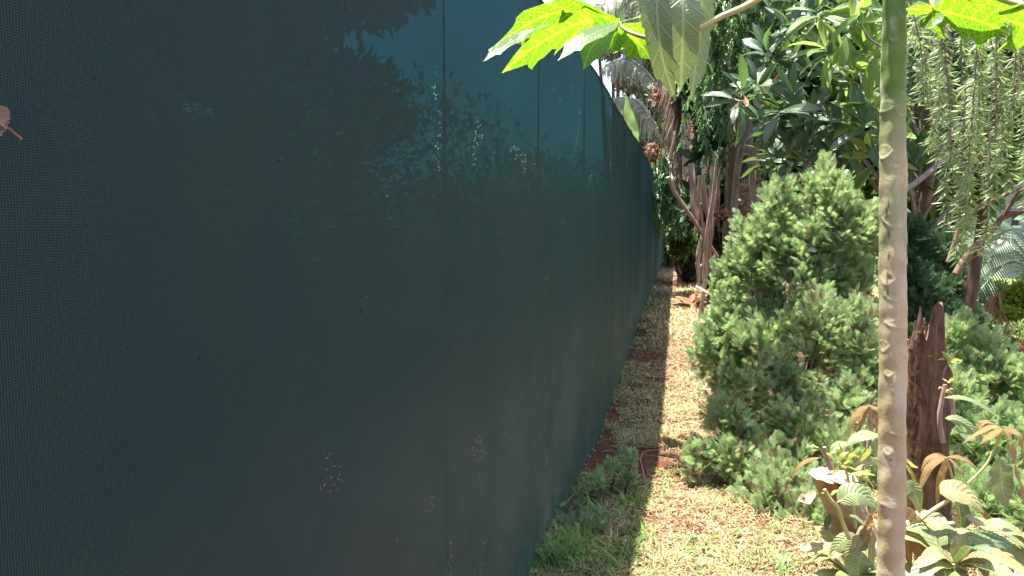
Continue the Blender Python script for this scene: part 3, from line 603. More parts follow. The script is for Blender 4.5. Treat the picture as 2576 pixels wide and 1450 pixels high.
# small broad-leaf weed under the shrub
mb = MB(); n = 34; c0 = px(1945, 1050, 4.45)
for k in range(n):
    b0 = c0+rng.normal(0, 1, 3)*[.09, .05, .06]; d = unit(rng.normal(0, 1, 3)+[0, -.6, .3]); L = rng.uniform(.05, .09)
    strip(mb, bez([b0, b0+d*L*.5, b0+d*L+[0, 0, -.02]], 5), prof(5)*L*.45, (0, -.5, 1), 3, .2)
for k in range(6): tube(mb, bez([c0+[rng.normal(0, .03), 0, -.42], c0+rng.normal(0, 1, 3)*[.06, .03, .05]], 6), .003, 5)
tag(mb.build('leafy_weed', M['farlight']), 'pale broad-leaved weed poking out from under the low sparse conifer shrub', 'weed')

# ------------------------------------------------------------------ loquat tree (big ribbed leaves in whorls)
LOQ = leaf_t(9, 5, .25, 'obov', .28, .28, .05)
lt = thing('loquat_tree', 'loquat tree with large ribbed dark leaves in whorls behind the twin-peaked shrub', 'tree', (3.9, 7.4, gz(7.4)))
wh = []  # (pos, main direction)
def W_(x, y, Y, d=(-.2, -.6, .5), n=12, s=.29, young=False): wh.append((px(x, y, Y), d, n, s, young))
for a in [(1868, 235, 6.0), (1905, 215, 6.1), (1960, 270, 6.0), (2035, 300, 6.1), (1990, 240, 6.2), (2105, 285, 6.1), (2075, 120, 5.8), (2140, 60, 5.7), (2180, 130, 5.7), (2150, 190, 5.8), (2190, 270, 5.7), (2175, 310, 5.6), (2200, 390, 5.7), (2060, 20, 5.9), (2185, 0, 5.8), (2235, 60, 5.9), (1985, 70, 6.3), (1930, 130, 6.4),
          (2120, 340, 6.0), (2235, 330, 6.0), (2200, 220, 6.1)]: W_(a[0], a[1], a[2]+.75, d=(rng.normal(-.2, .3), -.5, .6), n=13, s=.34, young=a[0] > 2030 and (a[1] < 200 or a[0] > 2180))
for k in range(74):
    x = rng.uniform(1900, 2330); y = rng.uniform(-260, 430); W_(x, y, rng.uniform(6.9, 8.2), (rng.normal(0, .5), rng.normal(-.4, .4), rng.uniform(-.2, .8)), 12, .30)
for k in range(40): W_(rng.uniform(2240, 2640), rng.uniform(-250, 470), rng.uniform(7.0, 8.4), (rng.normal(0, .5), -.4, rng.uniform(-.3, .5)), 12, .31)
fo = MB(); yo = MB()
for (p, d, n, s, yg) in wh:
    d = unit(d); a = rng.uniform(0, 6.28, n); el = np.linspace(1.25, -.65, n)+rng.normal(0, .12, n)
    u = unit(np.cross(d, [0, 0, 1.])+1e-3); v = np.cross(u, d)
    D = d[None]*np.sin(el)[:, None]+np.cos(el)[:, None]*(u[None]*np.cos(a)[:, None]+v[None]*np.sin(a)[:, None])
    D[:, 2] -= .10; PP = p-d*(.12*(1.25-el)/1.9)[:, None]
    inst(yo if yg else fo, LOQ, PP, D, d[None]+rng.normal(0, .25, (n, 3)), rng.uniform(.75, 1.15, n)*s)
for p in [(.78, 4.95, 3.65), (1.0, 5.25, 3.6), (.6, 4.7, 3.75), (.9, 4.6, 3.7), (1.1, 4.95, 3.55), (.62, 5.2, 3.7), (.8, 5.05, 3.5), (1.25, 5.1, 3.6), (1.15, 4.7, 3.75), (.75, 4.75, 3.6), (.9, 4.85, 3.8), (1.05, 4.85, 3.65), (1.2, 4.9, 3.7), (.7, 5.0, 3.6)]:
    n = 14; a = np.arange(n)*2.4; inst(fo, LOQ, np.tile(p, (n, 1))+rng.normal(0, .03, (n, 3)), np.stack([np.cos(a), np.sin(a), rng.uniform(-.5, .3, n)], -1), np.tile([0, 0, 1.], (n, 1))+rng.normal(0, .2, (n, 3)), rng.uniform(.24, .32, n))
fo.build('crown', M['loq'], lt); o = yo.build('young_leaves', M['loqyoung'], lt); o['label'] = 'bright yellow green young leaves'
mb = MB(); tb = np.array([4.1, 7.6, gz(7.6)-.05]); tube(mb, bez([tb, tb+[-.1, -.1, 1.0], tb+[.05, -.2, 2.2], tb+[-.2, -.3, 3.6]], 30), [.09, .075, .055, .03], 10, rough=.03); mb.build('trunk', M['barktan'], lt)
mb = MB()
for (p, d, n, s, yg) in wh[::5]:
    h = np.clip((p[2]-.3)*.55, .5, 3.0); r0 = tb+[-.05, -.15, h]; m = (r0+p)/2+[rng.normal(0, .1), rng.normal(0, .1), -.08]
    tube(mb, bez([r0, m, p-unit(d)*.1, p], 12), [.024, .014, .008, .006], 6)
tube(mb, bez([tb+[-.1, -.2, 3.3], (2.6, 6.4, 3.9), (1.5, 5.4, 3.75), (.7, 4.8, 3.7)], 16), [.03, .008], 7); tube(mb, bez([(1.5, 5.4, 3.75), (1.1, 5.3, 3.68), (.7, 5.2, 3.7)], 8), .008, 6)
for pl, r_ in [([(2130, 500, 6.3), (2200, 515, 6.4), (2290, 470, 6.8), (2400, 380, 7.3)], .035), ([(2240, 130, 5.7), (2190, 100, 5.7), (2165, 60, 5.7)], .010)]:
    tube(mb, bez([px(*q) for q in pl], 14), [r_, r_*.7], 8)
mb.build('branch', M['barkgrey'], lt)
LITT = leaf_t(6, 5, .3, 'obov', .5, .5, .2)
for q in [px(1880, 250, 6.05)]+[px(rng.uniform(1840, 2000), rng.uniform(180, 330), 6.1) for _ in range(7)]:
    mb = MB(); inst(mb, LITT, [q], rdir(1)+[0, 0, -1], rdir(1), rng.uniform(.08, .14, 1)); mb.build('dead_leaf', M['litter'], lt)

# ------------------------------------------------------------------ mast tree with drooping wavy leaves
ASH = leaf_t(9, 3, .17, 'lance', .2, .12, .9)
def droop_tree(label, strands, tx, ty, h, mat='ash', group=None, L=(.14, .22)):
    t = thing('drooping_tree', label, 'tree', (tx, ty, gz(ty)), group); fo = MB(); br = MB()
    for (p, ln) in strands:
        az = rng.uniform(0, 6.28); o = np.array([math.cos(az), math.sin(az), 0])*.25*ln
        C_ = bez([p, p+o*.6+[0, 0, -.3*ln], p+o+[0, 0, -ln]], 14); tube(br, C_, [.006, .003], 4, cap=False)
        n = int(ln*34); s = rng.uniform(0, 13, n); P = np.stack([np.interp(s, np.arange(14), C_[:, k]) for k in range(3)], -1)
        a = rng.uniform(0, 6.28, n); d = np.stack([np.cos(a)*.55, np.sin(a)*.55, rng.uniform(-1.1, -.35, n)], -1)
        inst(fo, ASH, P, d, np.stack([np.cos(a), np.sin(a), np.full(n, .6)], -1)+rng.normal(0, .3, (n, 3)), rng.uniform(*L, n))
    fo.build('crown', M[mat], t); br.build('twig', M['bark'], t)
    mb = MB(); tube(mb, bez([(tx, ty, gz(ty)-.1), (tx+.04, ty, h*.5), (tx, ty, h)], 24), [.085, .07, .03], 10, rough=.04); mb.build('trunk', M['barktan'], t)
    return t
X1 = px(1828, 600, 9.4)
droop_tree('drooping-leaved tree with a thin reddish trunk between the ragged palm and the layered palm trunk',
           [(px(rng.uniform(1740, 2010), rng.uniform(-420, 260), rng.uniform(8.6, 10.2)), rng.uniform(.5, 1.1)) for _ in range(170)], X1[0], 9.4, 5.0)
X1 = None
droop_tree('narrow drooping-leaved tree seen above the far end of the fence, left of the ragged palm',
           [(px(rng.uniform(1655, 1700), rng.uniform(360, 500), rng.uniform(13.5, 15)), rng.uniform(.5, .9)) for _ in range(26)], px(1742, 600, 19.5)[0], 19.5, 4.0, L=(.2, .3))

# ------------------------------------------------------------------ weeping bottlebrush, right
BOT = leaf_t(4, 2, .11, 'needle', 0, .08)
t = thing('bottlebrush_tree', 'weeping bottlebrush tree with hanging twigs of narrow leaves on the right', 'tree', gp(2424, 1010)); fo = MB(); br = MB(); cap_ = MB()
S_ = [(2310, -50, 260, 5.0), (2330, -60, 120, 5.2), (2360, -60, 300, 5.0), (2400, -60, 470, 4.9), (2425, -40, 590, 4.9), (2405, 200, 640, 5.0), (2450, -60, 360, 5.1), (2480, 60, 330, 5.2), (2500, -60, 500, 5.0), (2520, 60, 410, 5.1), (2545, -60, 330, 5.0), (2560, 0, 420, 5.2), (2590, -60, 560, 5.1), (2385, 300, 560, 5.1), (2440, 250, 590, 5.0), (2500, 330, 430, 4.9), (2290, 60, 300, 5.3),
      (2540, 300, 480, 5.3), (2470, 420, 640, 5.2), (2420, 420, 660, 5.2), (2340, 150, 380, 5.4)]
for k in range(20): x = rng.uniform(2290, 2640); y = rng.uniform(-160, 200); S_.append((x, y, y+rng.uniform(120, 300), rng.uniform(5.2, 6.2)))
for (x, y0, y1, Y) in S_:
    C_ = bez([px(x+rng.normal(0, 30), y0, Y), px(x+rng.normal(0, 16), (y0+y1)/2, Y), px(x+rng.normal(0, 6), y1, Y)], 20)
    tube(br, C_, [.006, .002], 5, cap=False); LN = np.linalg.norm(C_[-1]-C_[0]); n = int(LN*190)
    s = 19*rng.uniform(0, 1, n)**.75; P = np.stack([np.interp(s, np.arange(20), C_[:, k]) for k in range(3)], -1); a = rng.uniform(0, 6.28, n)
    d = np.stack([np.cos(a), np.sin(a), rng.uniform(-1.3, .1, n)], -1)
    inst(fo, BOT, P, d, np.stack([-np.sin(a), np.cos(a), 0*a+1], -1)+rng.normal(0, .5, (n, 3)), rng.uniform(.05, .10, n))
    if LN > 1.0:
        n = 40; s = rng.uniform(3, 12, n); P = np.stack([np.interp(s, np.arange(20), C_[:, k]) for k in range(3)], -1); a = rng.uniform(0, 6.28, n)
        o = np.stack([np.cos(a), np.sin(a), 0*a], -1)
        for q, w_ in zip(P, o): tube(cap_, [q, q+w_*.012], [.005, .004], 4)
fo.build('crown', M['bot'], t); br.build('twig', M['barkgrey'], t); cap_.build('seed_capsule', M['barktan'], t)
mb = MB(); tube(mb, bez([gp(2424, 1010)+[0, 0, -.1], px(2434, 820, 5.95), px(2452, 680, 5.95), px(2468, 580, 5.95), px(2480, 490, 5.95), px(2500, 300, 5.95), px(2520, 60, 5.8)], 40), [.052, .046, .042, .040, .034, .025], 10, rough=.04); mb.build('trunk', M['bark'], t)
mb = MB()
for pl, r_ in [([(2405, 690, 5.85), (2440, 635, 5.85), (2500, 575, 5.85), (2530, 543, 5.8), (2620, 525, 5.6)], .030), ([(2462, 520, 5.9), (2530, 490, 5.8), (2620, 450, 5.7)], .016), ([(2385, 660, 5.9), (2420, 560, 5.9), (2462, 520, 5.9)], .018), ([(2525, 545, 5.8), (2560, 490, 5.7), (2600, 450, 5.6)], .016), ([(2480, 420, 5.9), (2400, 250, 5.6), (2350, 0, 5.3)], .016), ([(2490, 360, 5.9), (2560, 200, 5.6), (2600, -60, 5.3)], .016)]:
    tube(mb, bez([px(*q) for q in pl], 16), [r_, r_*.75], 8, rough=.03)
mb.build('branch', M['barktan'], t)

# ------------------------------------------------------------------ stumps and mango shoots
def stump(name, label, base, top, rb, rt, topfn, mat, capm, seed=0, n=64, m=70, knobs=()):
    r = np.random.default_rng(seed); base = np.array(base); top = np.array(top)
    t = thing(name, label, 'stump', base); th = np.linspace(0, 2*np.pi, n, endpoint=False); s = np.linspace(0, 1, m)
    hgt = np.array([topfn(a) for a in th])                       # relative height of the rim
    rad = (rb+(rt-rb)*s**.8)[:, None]*(1+.06*np.sin(3*th+seed)+.04*np.sin(7*th+2*seed))[None]+.004*np.sin(th*13+seed)[None]*np.sin(s*9)[:, None]+r.normal(0, .0012, (m, n))
    sh = s[:, None]*hgt[None]
    for (ka, ks, kw, kh) in knobs:
        a = (th-ka+np.pi) % (2*np.pi)-np.pi; rad = rad+kh*np.exp(-(a[None]/kw)**2-((sh-ks)/(.05))**2)
    C_ = base+(top-base)*sh[..., None]; V = C_+np.stack([np.cos(th)[None]*rad, np.sin(th)[None]*rad, 0*rad], -1)
    mb = MB(); mb.add(V.reshape(-1, 3), grid_faces(m, n, True)[:, ::-1]); mb.build('bark', mat, t)
    rim = V[-1]; mb = MB(); rings = [rim]
    for q, dz in ((.82, -.004), (.6, -.010), (.35, -.008), (.08, -.012)):
        c = rim.mean(0); c2 = np.array([c[0], c[1], 0]); rr = rim.copy(); rr[:, :2] = c[:2]+(rim[:, :2]-c[:2])*q; rr[:, 2] = rim[:, 2]*q**1.5+(1-q**1.5)*np.percentile(rim[:, 2], 30)+dz+r.normal(0, .003, n); rings.append(rr)
    mb.add(np.array(rings).reshape(-1, 3), grid_faces(len(rings), n, True)); mb.build('cut_top', capm, t)
    return t
def ftall(a):
    # camera side is -pi/2; right side is 0
    d = lambda x, w: math.exp(-(((a-x+math.pi) % (2*math.pi)-math.pi)/w)**2)
    v = .84+.16*d(.1, .5)**.5*1.0+.05*math.sin(9*a)*.5
    v = .835+.165*(1/(1+((((a+.75+math.pi) % (2*math.pi)-math.pi)/1.05)**14)))+.10*d(-2.35, .22)+.008*math.sin(5*a+1)+.003*math.sin(23*a)
    return v
TS = px(2325, 762, 3.45); TB = gp(2330, 1335)
TB = np.array([px(2332, 1300, 3.45)[0], 3.45, gz(3.45)-.02])
M['split'] = barkmat('split wood', (.16, .08, .05), (.40, .26, .17), (50, 50, 12), .8)
M['stumpbark'] = barkmat('flaking stump bark', (.14, .06, .035), (.34, .17, .11), (26, 26, 9), .9, .85, (.46, .38, .25))
ts = stump('tall_stump', 'tall reddish brown tree stump with a jagged split top right of the papaya trunk', TB, TS, .105, .074, ftall, M['barkred'], M['split'], 2,
           knobs=[(-.35, .70, .3, .03), (0., .55, .35, .035), (-.1, .50, .3, .02), (-.5, .3, .5, .02), (.1, .22, .4, .015)])
mb = MB()   # loose splinters of bark standing up from the break
for (x0, y0, x1, y1, w_) in [(2306, 860, 2316, 772, .016), (2294, 880, 2304, 806, .018), (2284, 900, 2290, 848, .02), (2312, 840, 2326, 800, .014)]:
    a = px(x0, y0, 3.38); b_ = px(x1, y1, 3.40); tube(mb, bez([a, (a+b_)/2+[.004, 0, 0], b_], 8), [w_, w_*.9, w_*.6, w_*.3], 7, rough=.12, flat=.5)
mb.build('bark_splinter', M['barkred'], ts)
mb = MB(); tube(mb, bez([px(2358, 960, 3.4), px(2368, 945, 3.39), px(2378, 925, 3.39), px(2386, 918, 3.39)], 8), [.02, .012, .007, .005], 8, rough=.06); mb.build('broken_branch', M['barktan'], ts)
BS0 = px(2190, 1395, 3.0); BS0[2] = gz(3.0)-.02; BS0[0] += .03
ss = stump('short_stump', 'short leaning stump with a bleached white top left of the papaya trunk', BS0, px(2096, 1196, 2.85), .10, .075, lambda a: .97+.03*math.sin(2*a+1)+.015*math.sin(9*a), M['stumpbark'], M['cutwood'], 5)
mb = MB()   # smooth face where the bark is stripped, and a raised crust of pale wood at the top
tube(mb, bez([px(2095, 1200, 2.84), px(2096, 1188, 2.84)], 3), [.088, .078, .03], 28, rough=.10); mb.build('pale_crust', M['cutwood'], ss)
mb = MB(); tube(mb, bez([px(2092, 1182, 2.82), px(2080, 1150, 2.82), px(2074, 1125, 2.82)], 8), [.012, .010, .007], 7, rough=.1); mb.build('broken_branch', M['stalk'], ss)
mb = MB(); strip(mb, bez([px(2052, 1238, 2.78), px(2030, 1262, 2.76), px(2018, 1256, 2.75), px(2020, 1240, 2.76)], 10), prof(10, 'w')*.05, (-.5, -.4, .8), 5, .5, .3)
tag(mb.build('dead_leaf', M['deadfrond']), 'curled pinkish dead leaf hanging beside the top of the short stump', 'dead leaf')

def Z(zx, zy): return 1894+zx*.3466, 947+zy*.3466
def mango(name, label, Y, leaves, stems, base):
    t = thing(name, label, 'sapling', base)
    for (kind, pts, w_, dY, nh) in leaves:
        w_ *= 1.15; m = MB(); P = [Z(*p[:2])+((p[2] if len(p) > 2 else 0)+dY,) for p in pts]
        leafpx(m, P, w_*.3466, Y, nh, .16, 12, 'lance', .10 if kind != 'bronze' else .22, 0, -.15, 7, 16.); m.build('leaf', M[kind], t)
    for (pts, r0, r1, dY) in stems: mb = MB(); tube(mb, bez([px(*Z(*p[:2]), Y+dY+(p[2] if len(p) > 2 else 0)) for p in pts], 12), [r0, r1], 7, rough=.05); mb.build('stem', M['stalk' if max(r0, r1) >= .0098 else 'petiole'], t)
    return t
UP = (0, -.55, .9); FR = (0, -1, .3); LF = (-.6, -.8, .5); RT = (.6, -.8, .5)
mango('mango_shoots', 'mango shoots with broad green and bronze leaves sprouting around the short stump', 2.75,
      [('mango', [(620, 918), (700, 860), (800, 865), (905, 960)], 150, -.1, (-.1, -.8, .7)), ('mango', [(930, 430), (830, 425), (740, 455), (670, 510)], 80, .05, UP), ('mango', [(760, 1160), (680, 1180), (610, 1240), (555, 1330)], 95, -.05, (-.4, -.8, .6)),
       ('mango', [(800, 1280), (770, 1340), (765, 1420), (790, 1560)], 170, -.12, FR), ('mango', [(700, 1010), (760, 1035), (830, 1090)], 40, -.08, UP), ('mango', [(870, 470), (890, 520), (905, 570)], 60, 0, FR), ('mango', [(560, 560), (620, 500), (700, 480)], 60, .1, UP),
       ('tanleaf', [(740, 680), (800, 630), (900, 640)], 70, .03, UP), ('tanleaf', [(760, 1150), (740, 1220), (700, 1290), (670, 1370)], 80, -.1, (-.5, -.9, .3)), ('tanleaf', [(880, 1130), (860, 1280), (875, 1470)], 45, -.12, FR), ('tanleaf', [(850, 1150), (780, 1230), (760, 1260)], 90, -.05, FR),
       ('bronze', [(840, 215), (780, 250), (720, 330), (685, 470)], 48, .1, LF), ('bronze', [(840, 215), (800, 300), (770, 380), (740, 440)], 36, .1, LF), ('bronze', [(840, 215), (850, 300), (858, 400), (850, 500)], 34, .08, FR), ('bronze', [(840, 215), (880, 280), (900, 360), (905, 460)], 34, .08, FR), ('bronze', [(840, 215), (900, 240), (960, 300)], 34, .08, RT),
       ('bronze', [(490, 590), (400, 610), (330, 660), (287, 745)], 28, .1, LF), ('bronze', [(860, 1000), (840, 1070), (825, 1150), (830, 1260)], 50, -.08, FR), ('bronze', [(880, 1050), (830, 1080), (790, 1150)], 50, -.08, LF), ('bronze', [(550, 1310), (500, 1300), (460, 1310)], 20, 0, UP),
       ('sprout', [(480, 520), (440, 505), (410, 512)], 18, .05, UP), ('sprout', [(480, 530), (440, 545), (425, 580)], 18, .05, UP), ('sprout', [(600, 620), (560, 570), (530, 560)], 22, .03, UP), ('sprout', [(620, 630), (650, 570), (700, 550)], 26, .03, UP), ('sprout', [(680, 630), (720, 570), (770, 590)], 28, .02, UP), ('sprout', [(620, 640), (600, 690), (560, 720)], 22, .02, UP),
       ('sprout', [(660, 640), (700, 600), (760, 520)], 24, .02, UP), ('sprout', [(720, 700), (780, 720), (840, 790)], 30, -.02, UP), ('sprout', [(720, 710), (730, 760), (720, 800)], 24, -.02, FR), ('sprout', [(740, 720), (800, 700), (890, 720)], 34, -.02, UP), ('sprout', [(760, 730), (830, 750), (880, 810)], 28, -.02, UP), ('sprout', [(540, 860), (520, 850), (495, 845)], 16, -.1, UP), ('sprout', [(565, 865), (590, 840), (620, 825)], 20, -.1, UP),
       ('sprout', [(620, 600), (640, 540), (620, 480)], 24, .05, UP), ('sprout', [(860, 520), (820, 570), (780, 620)], 36, .02, UP), ('sprout', [(640, 650), (700, 660), (760, 690)], 24, .02, UP),
       ('mangodark', [(560, 1000), (540, 1060), (530, 1120)], 46, .1, FR), ('mangodark', [(820, 500), (860, 490), (910, 520)], 60, .08, UP), ('mango', [(880, 540), (830, 560), (780, 640)], 50, .05, UP), ('mango', [(900, 1380), (960, 1420), (990, 1520)], 110, .0, FR), ('tanleaf', [(560, 1330), (620, 1280), (700, 1275)], 46, -.06, UP)],
      [([(520, 820), (560, 890), (620, 960), (650, 1060), (700, 1180)], .006, .009, -.1), ([(845, 215), (850, 300), (840, 480), (760, 800), (740, 1100)], .005, .010, .08), ([(620, 620), (680, 700), (720, 900), (740, 1100)], .004, .008, .03), ([(610, 918), (640, 905), (660, 895)], .003, .003, -.1), ([(760, 1160), (800, 1100), (860, 1200), (900, 1480)], .008, .012, -.05), ([(450, 1280), (520, 1240), (600, 1230)], .006, .008, 0)],
      gp(2180, 1560))
mango('mango_shoots', 'mango shoots with pale green and drooping bronze leaves around the tall stump', 2.9,
      [('mango', [(1100, 790), (1150, 810), (1190, 880), (1212, 1000)], 110, -.05, FR), ('tanleaf', [(1360, 850), (1450, 830), (1570, 870), (1675, 990)], 165, -.1, (.1, -.7, .8)), ('mango', [(1790, 600), (1800, 700), (1815, 830), (1845, 960)], 175, -.05, (.1, -1, .25)), ('tanleaf', [(1540, 1010), (1640, 1060), (1750, 1085), (1865, 1060)], 90, -.1, UP), ('mango', [(1395, 305), (1500, 320), (1610, 400), (1715, 540)], 75, .1, (-.3, -.7, .8)),
       ('mango', [(1390, 155), (1520, 155), (1660, 210), (1815, 320)], 40, .1, (-.2, -.6, .9)), ('tanleaf', [(1470, 1150), (1490, 1230), (1510, 1340), (1495, 1480)], 115, -.15, FR), ('mango', [(1510, 1150), (1580, 1230), (1620, 1330), (1600, 1440)], 70, -.12, RT), ('mango', [(1530, 1150), (1640, 1190), (1740, 1240), (1810, 1330)], 110, -.1, (.3, -.8, .7)), ('mangodark', [(1540, 1140), (1700, 1180), (1840, 1220), (1960, 1360)], 120, -.05, (.3, -.7, .8)), ('mango', [(1490, 1140), (1400, 1160), (1330, 1200), (1290, 1330)], 95, -.1, LF),
       ('mangodark', [(1520, 1160), (1600, 1280), (1680, 1380), (1700, 1500)], 120, -.08, (.2, -.9, .6)), ('mangodark', [(1540, 1150), (1720, 1300), (1820, 1400), (1860, 1500)], 120, -.02, (.3, -.9, .6)), ('mangodark', [(1510, 1110), (1540, 1040), (1530, 960), (1480, 890)], 95, .05, (.1, -.9, .4)), ('mango', [(1480, 1120), (1440, 1120), (1370, 1110), (1310, 1160)], 80, -.08, UP), ('tanleaf', [(1500, 1110), (1470, 1060), (1465, 1000)], 40, -.05, FR),
       ('mango', [(1250, 1290), (1290, 1340), (1340, 1400), (1400, 1500)], 115, -.05, FR), ('bronze', [(1140, 1170), (1190, 1220), (1240, 1330), (1280, 1480)], 95, -.08, FR), ('mango', [(1100, 1360), (1130, 1400), (1160, 1500)], 80, -.1, FR), ('mango', [(1480, 1160), (1440, 1240), (1380, 1330), (1350, 1480)], 105, .0, LF),
       ('bronze', [(1810, 380), (1740, 365), (1640, 410), (1515, 490)], 36, .0, (-.3, -.5, .9)), ('bronze', [(1810, 380), (1760, 410), (1700, 450), (1655, 490)], 42, -.02, UP), ('bronze', [(1815, 385), (1870, 440), (1900, 560), (1905, 720)], 62, -.05, RT), ('bronze', [(1820, 385), (1930, 420), (1960, 560), (1975, 700)], 56, 0, RT), ('bronze', [(1890, 640), (1930, 740), (1960, 860), (1985, 1010)], 70, -.05, RT), ('bronze', [(1815, 385), (1860, 500), (1900, 640), (1950, 760)], 40, .05, RT),
       ('bronze', [(1640, 380), (1690, 340), (1760, 350)], 60, .1, UP), ('mangodark', [(1500, 420), (1560, 450), (1620, 450)], 70, .12, UP), ('mangodark', [(1480, 480), (1500, 540), (1490, 610)], 80, .12, FR),
       ('bronze', [(1400, 585), (1330, 575), (1260, 610), (1220, 690)], 34, .0, LF), ('bronze', [(1400, 590), (1300, 640), (1240, 740), (1205, 860)], 48, .02, LF), ('bronze', [(1400, 590), (1390, 660), (1375, 730), (1380, 800)], 40, -.02, FR), ('bronze', [(1400, 600), (1370, 700), (1345, 820), (1335, 960)], 44, 0, FR), ('bronze', [(1410, 590), (1470, 640), (1510, 700), (1555, 780)], 32, 0, RT), ('bronze', [(1410, 585), (1500, 590), (1580, 630), (1650, 690)], 30, .02, RT), ('sprout', [(1110, 600), (1150, 640), (1200, 665)], 40, .05, UP), ('sprout', [(1110, 640), (1150, 700), (1190, 800)], 44, .04, UP),
       ('bronze', [(1105, 950), (1150, 1010), (1190, 1090), (1215, 1190)], 76, -.05, FR), ('bronze', [(1095, 1050), (1110, 1150), (1130, 1300), (1150, 1420)], 60, -.06, FR), ('sprout', [(1420, 40), (1390, 25), (1375, 15)], 16, .2, UP), ('sprout', [(1420, 40), (1450, 20), (1470, 45)], 18, .2, UP), ('sprout', [(1410, 50), (1440, 30), (1440, 5)], 18, .2, UP), ('sprout', [(1400, 120), (1420, 100), (1450, 130)], 18, .2, UP), ('sprout', [(1380, 90), (1360, 80), (1345, 95)], 14, .2, UP),
       ('mango', [(1810, 880), (1850, 900), (1910, 912)], 40, 0, UP), ('bronze', [(1640, 960), (1690, 1010), (1700, 1050)], 40, .05, FR)],
      [([(1220, 1035), (1300, 975), (1410, 905), (1450, 880)], .009, .006, -.08), ([(1560, 775), (1640, 700), (1720, 600), (1810, 385)], .004, .006, 0), ([(1220, 1110), (1320, 1085), (1460, 1068)], .012, .009, -.05), ([(1180, 1000), (1220, 1080), (1230, 1180), (1200, 1300), (1240, 1460)], .022, .016, 0), ([(1400, 590), (1440, 700), (1480, 900), (1510, 1130)], .004, .007, .02), ([(1510, 1120), (1400, 1230), (1300, 1480)], .008, .012, .05), ([(1395, 60), (1370, 180), (1355, 320), (1380, 480)], .008, .012, .22), ([(1440, 90), (1450, 200), (1460, 300)], .007, .010, .24), ([(1800, 1110), (1900, 1150), (1990, 1210)], .006, .01, .1)],
      gp(2330, 1600))
for (x, y, Y, n, lb) in [(2150, 1450, 2.7, 12, 'mango rosette at the bottom edge in front of the short stump'), (2400, 1420, 2.75, 14, 'mango rosette at the bottom edge, just right of the papaya trunk'), (2600, 1400, 3.0, 13, 'mango rosette cut off by the lower right corner')]:
    c0 = px(x, y, Y); t = thing('mango_rosette', lb, 'sapling', (c0[0], c0[1]+.03, gz(c0[1])), 'mango rosettes in the lower right corner')
    for k in range(n):
        a = k*2.4+rng.uniform(-.2, .2); el = rng.uniform(-.5, .8); L = rng.uniform(.20, .30); d = np.array([math.cos(a)*math.cos(el), math.sin(a)*math.cos(el), math.sin(el)])
        mb = MB(); strip(mb, bez([c0+d*.01, c0+d*L*.5+[0, 0, .02], c0+d*L+[0, 0, -.06]], 12), prof(12)*L*.36, (0, -.3, 1), 7, .16, .1, 16.); mb.build('leaf', M[['tanleaf', 'mango', 'mangodark', 'tanleaf', 'mango', 'bronze'][k % 6]], t)
    mb = MB(); tube(mb, [c0, [c0[0]+.02, c0[1]+.02, gz(c0[1])]], [.006, .010], 7); mb.build('stem', M['petiole'], t)
# yellow shoots on the tall stump
mb = MB()
for (x, y) in [(2380, 905), (2352, 898), (2390, 912)]:
    for k in range(4):
        a = rng.uniform(0, 6.28); leafpx(mb, [(x, y), (x+14*math.cos(a), y-10*math.sin(a)-6), (x+30*math.cos(a), y-18*math.sin(a)-4)], 9, 3.38)
mb.build('sprout_leaf', M['sprout'], ts)

# ------------------------------------------------------------------ ragged palm, its dead fronds and stalks
def shredded(mb, spine, half, nh, mi=0, gap=.2, hang=.8, width=.028):
    P = bez(spine, 60); T = unit(np.gradient(P, axis=0)); S = unit(np.cross(np.asarray(nh, float)[None], T))
    for sd_ in (-1, 1):
        i = 3
        while i < 58:
            w_ = half*math.sin(math.pi*min(1, .12+.9*i/60))**.5*rng.uniform(.75, 1.05)
            a = P[i]; d = S[i]*sd_; e1 = a+d*w_*.45+T[i]*w_*.12+[0, 0, -.1*hang*w_]; e2 = a+d*w_*(.95-.5*hang)+T[i]*w_*.2+[0, 0, -hang*w_*.85]
            strip(mb, bez([a, e1, e2], 6), np.array([1, 1, 1, .9, .75, .25])*width*rng.uniform(.6, 1.5), T[i]+d*.3+[0, 0, .3] if False else np.cross(T[i], d)+rng.normal(0, .35, 3), 2, mi=mi)
            i += rng.choice([1, 2, 2])
    tube(mb, P, [.018, .012, .005], 6, mi=mi)
YP = 15.5
pb = gp(1752, 712)
rp = thing('ragged_palm', 'ragged palm with thick dark trunk and shredded grey leaves at the path end', 'palm', pb)
YP = float(pb[1]); 
mb = MB(); tr_ = bez([pb+[0, 0, -.2], px(1756, 600, YP), px(1752, 500, YP), px(1748, 430, YP)], 120); s = np.linspace(0, 1, 120)
tube(mb, tr_, .30*(1+.10*np.abs(np.sin(s*55)))*(1.15-.15*s), 22, rough=.05); mb.build('trunk', M['palmbark'], rp)
mb = MB()   # old leaf bases clasping the top of the trunk
for k in range(34):
    a = rng.uniform(0, 6.28); z0 = rng.uniform(470, 590); b0 = px(1752, z0, YP)+np.array([math.cos(a), math.sin(a), 0])*.28; L = rng.uniform(.4, .95)
    e = b0+np.array([math.cos(a)*.32, math.sin(a)*.3, .9])*L; strip(mb, bez([b0, (b0+e)/2+[0, 0, -.03], e], 7), np.array([1, 1, .9, .8, .6, .5, .4])*.26, (math.cos(a), math.sin(a), .1), 5, -.5)
mb.build('leaf_base', M['sheath'], rp)
for pl, r_ in [([(1755, 540), (1775, 480), (1790, 430), (1800, 380)], .13), ([(1745, 540), (1725, 460), (1712, 400)], .10), ([(1765, 545), (1800, 470), (1818, 420)], .07)]:
    mb = MB(); tube(mb, bez([px(x, y, YP-.2) for x, y in pl], 20), [r_, r_*.8, r_*.5, r_*.15], 10, rough=.12); mb.build('leaf_stub', M['sheath'], rp)
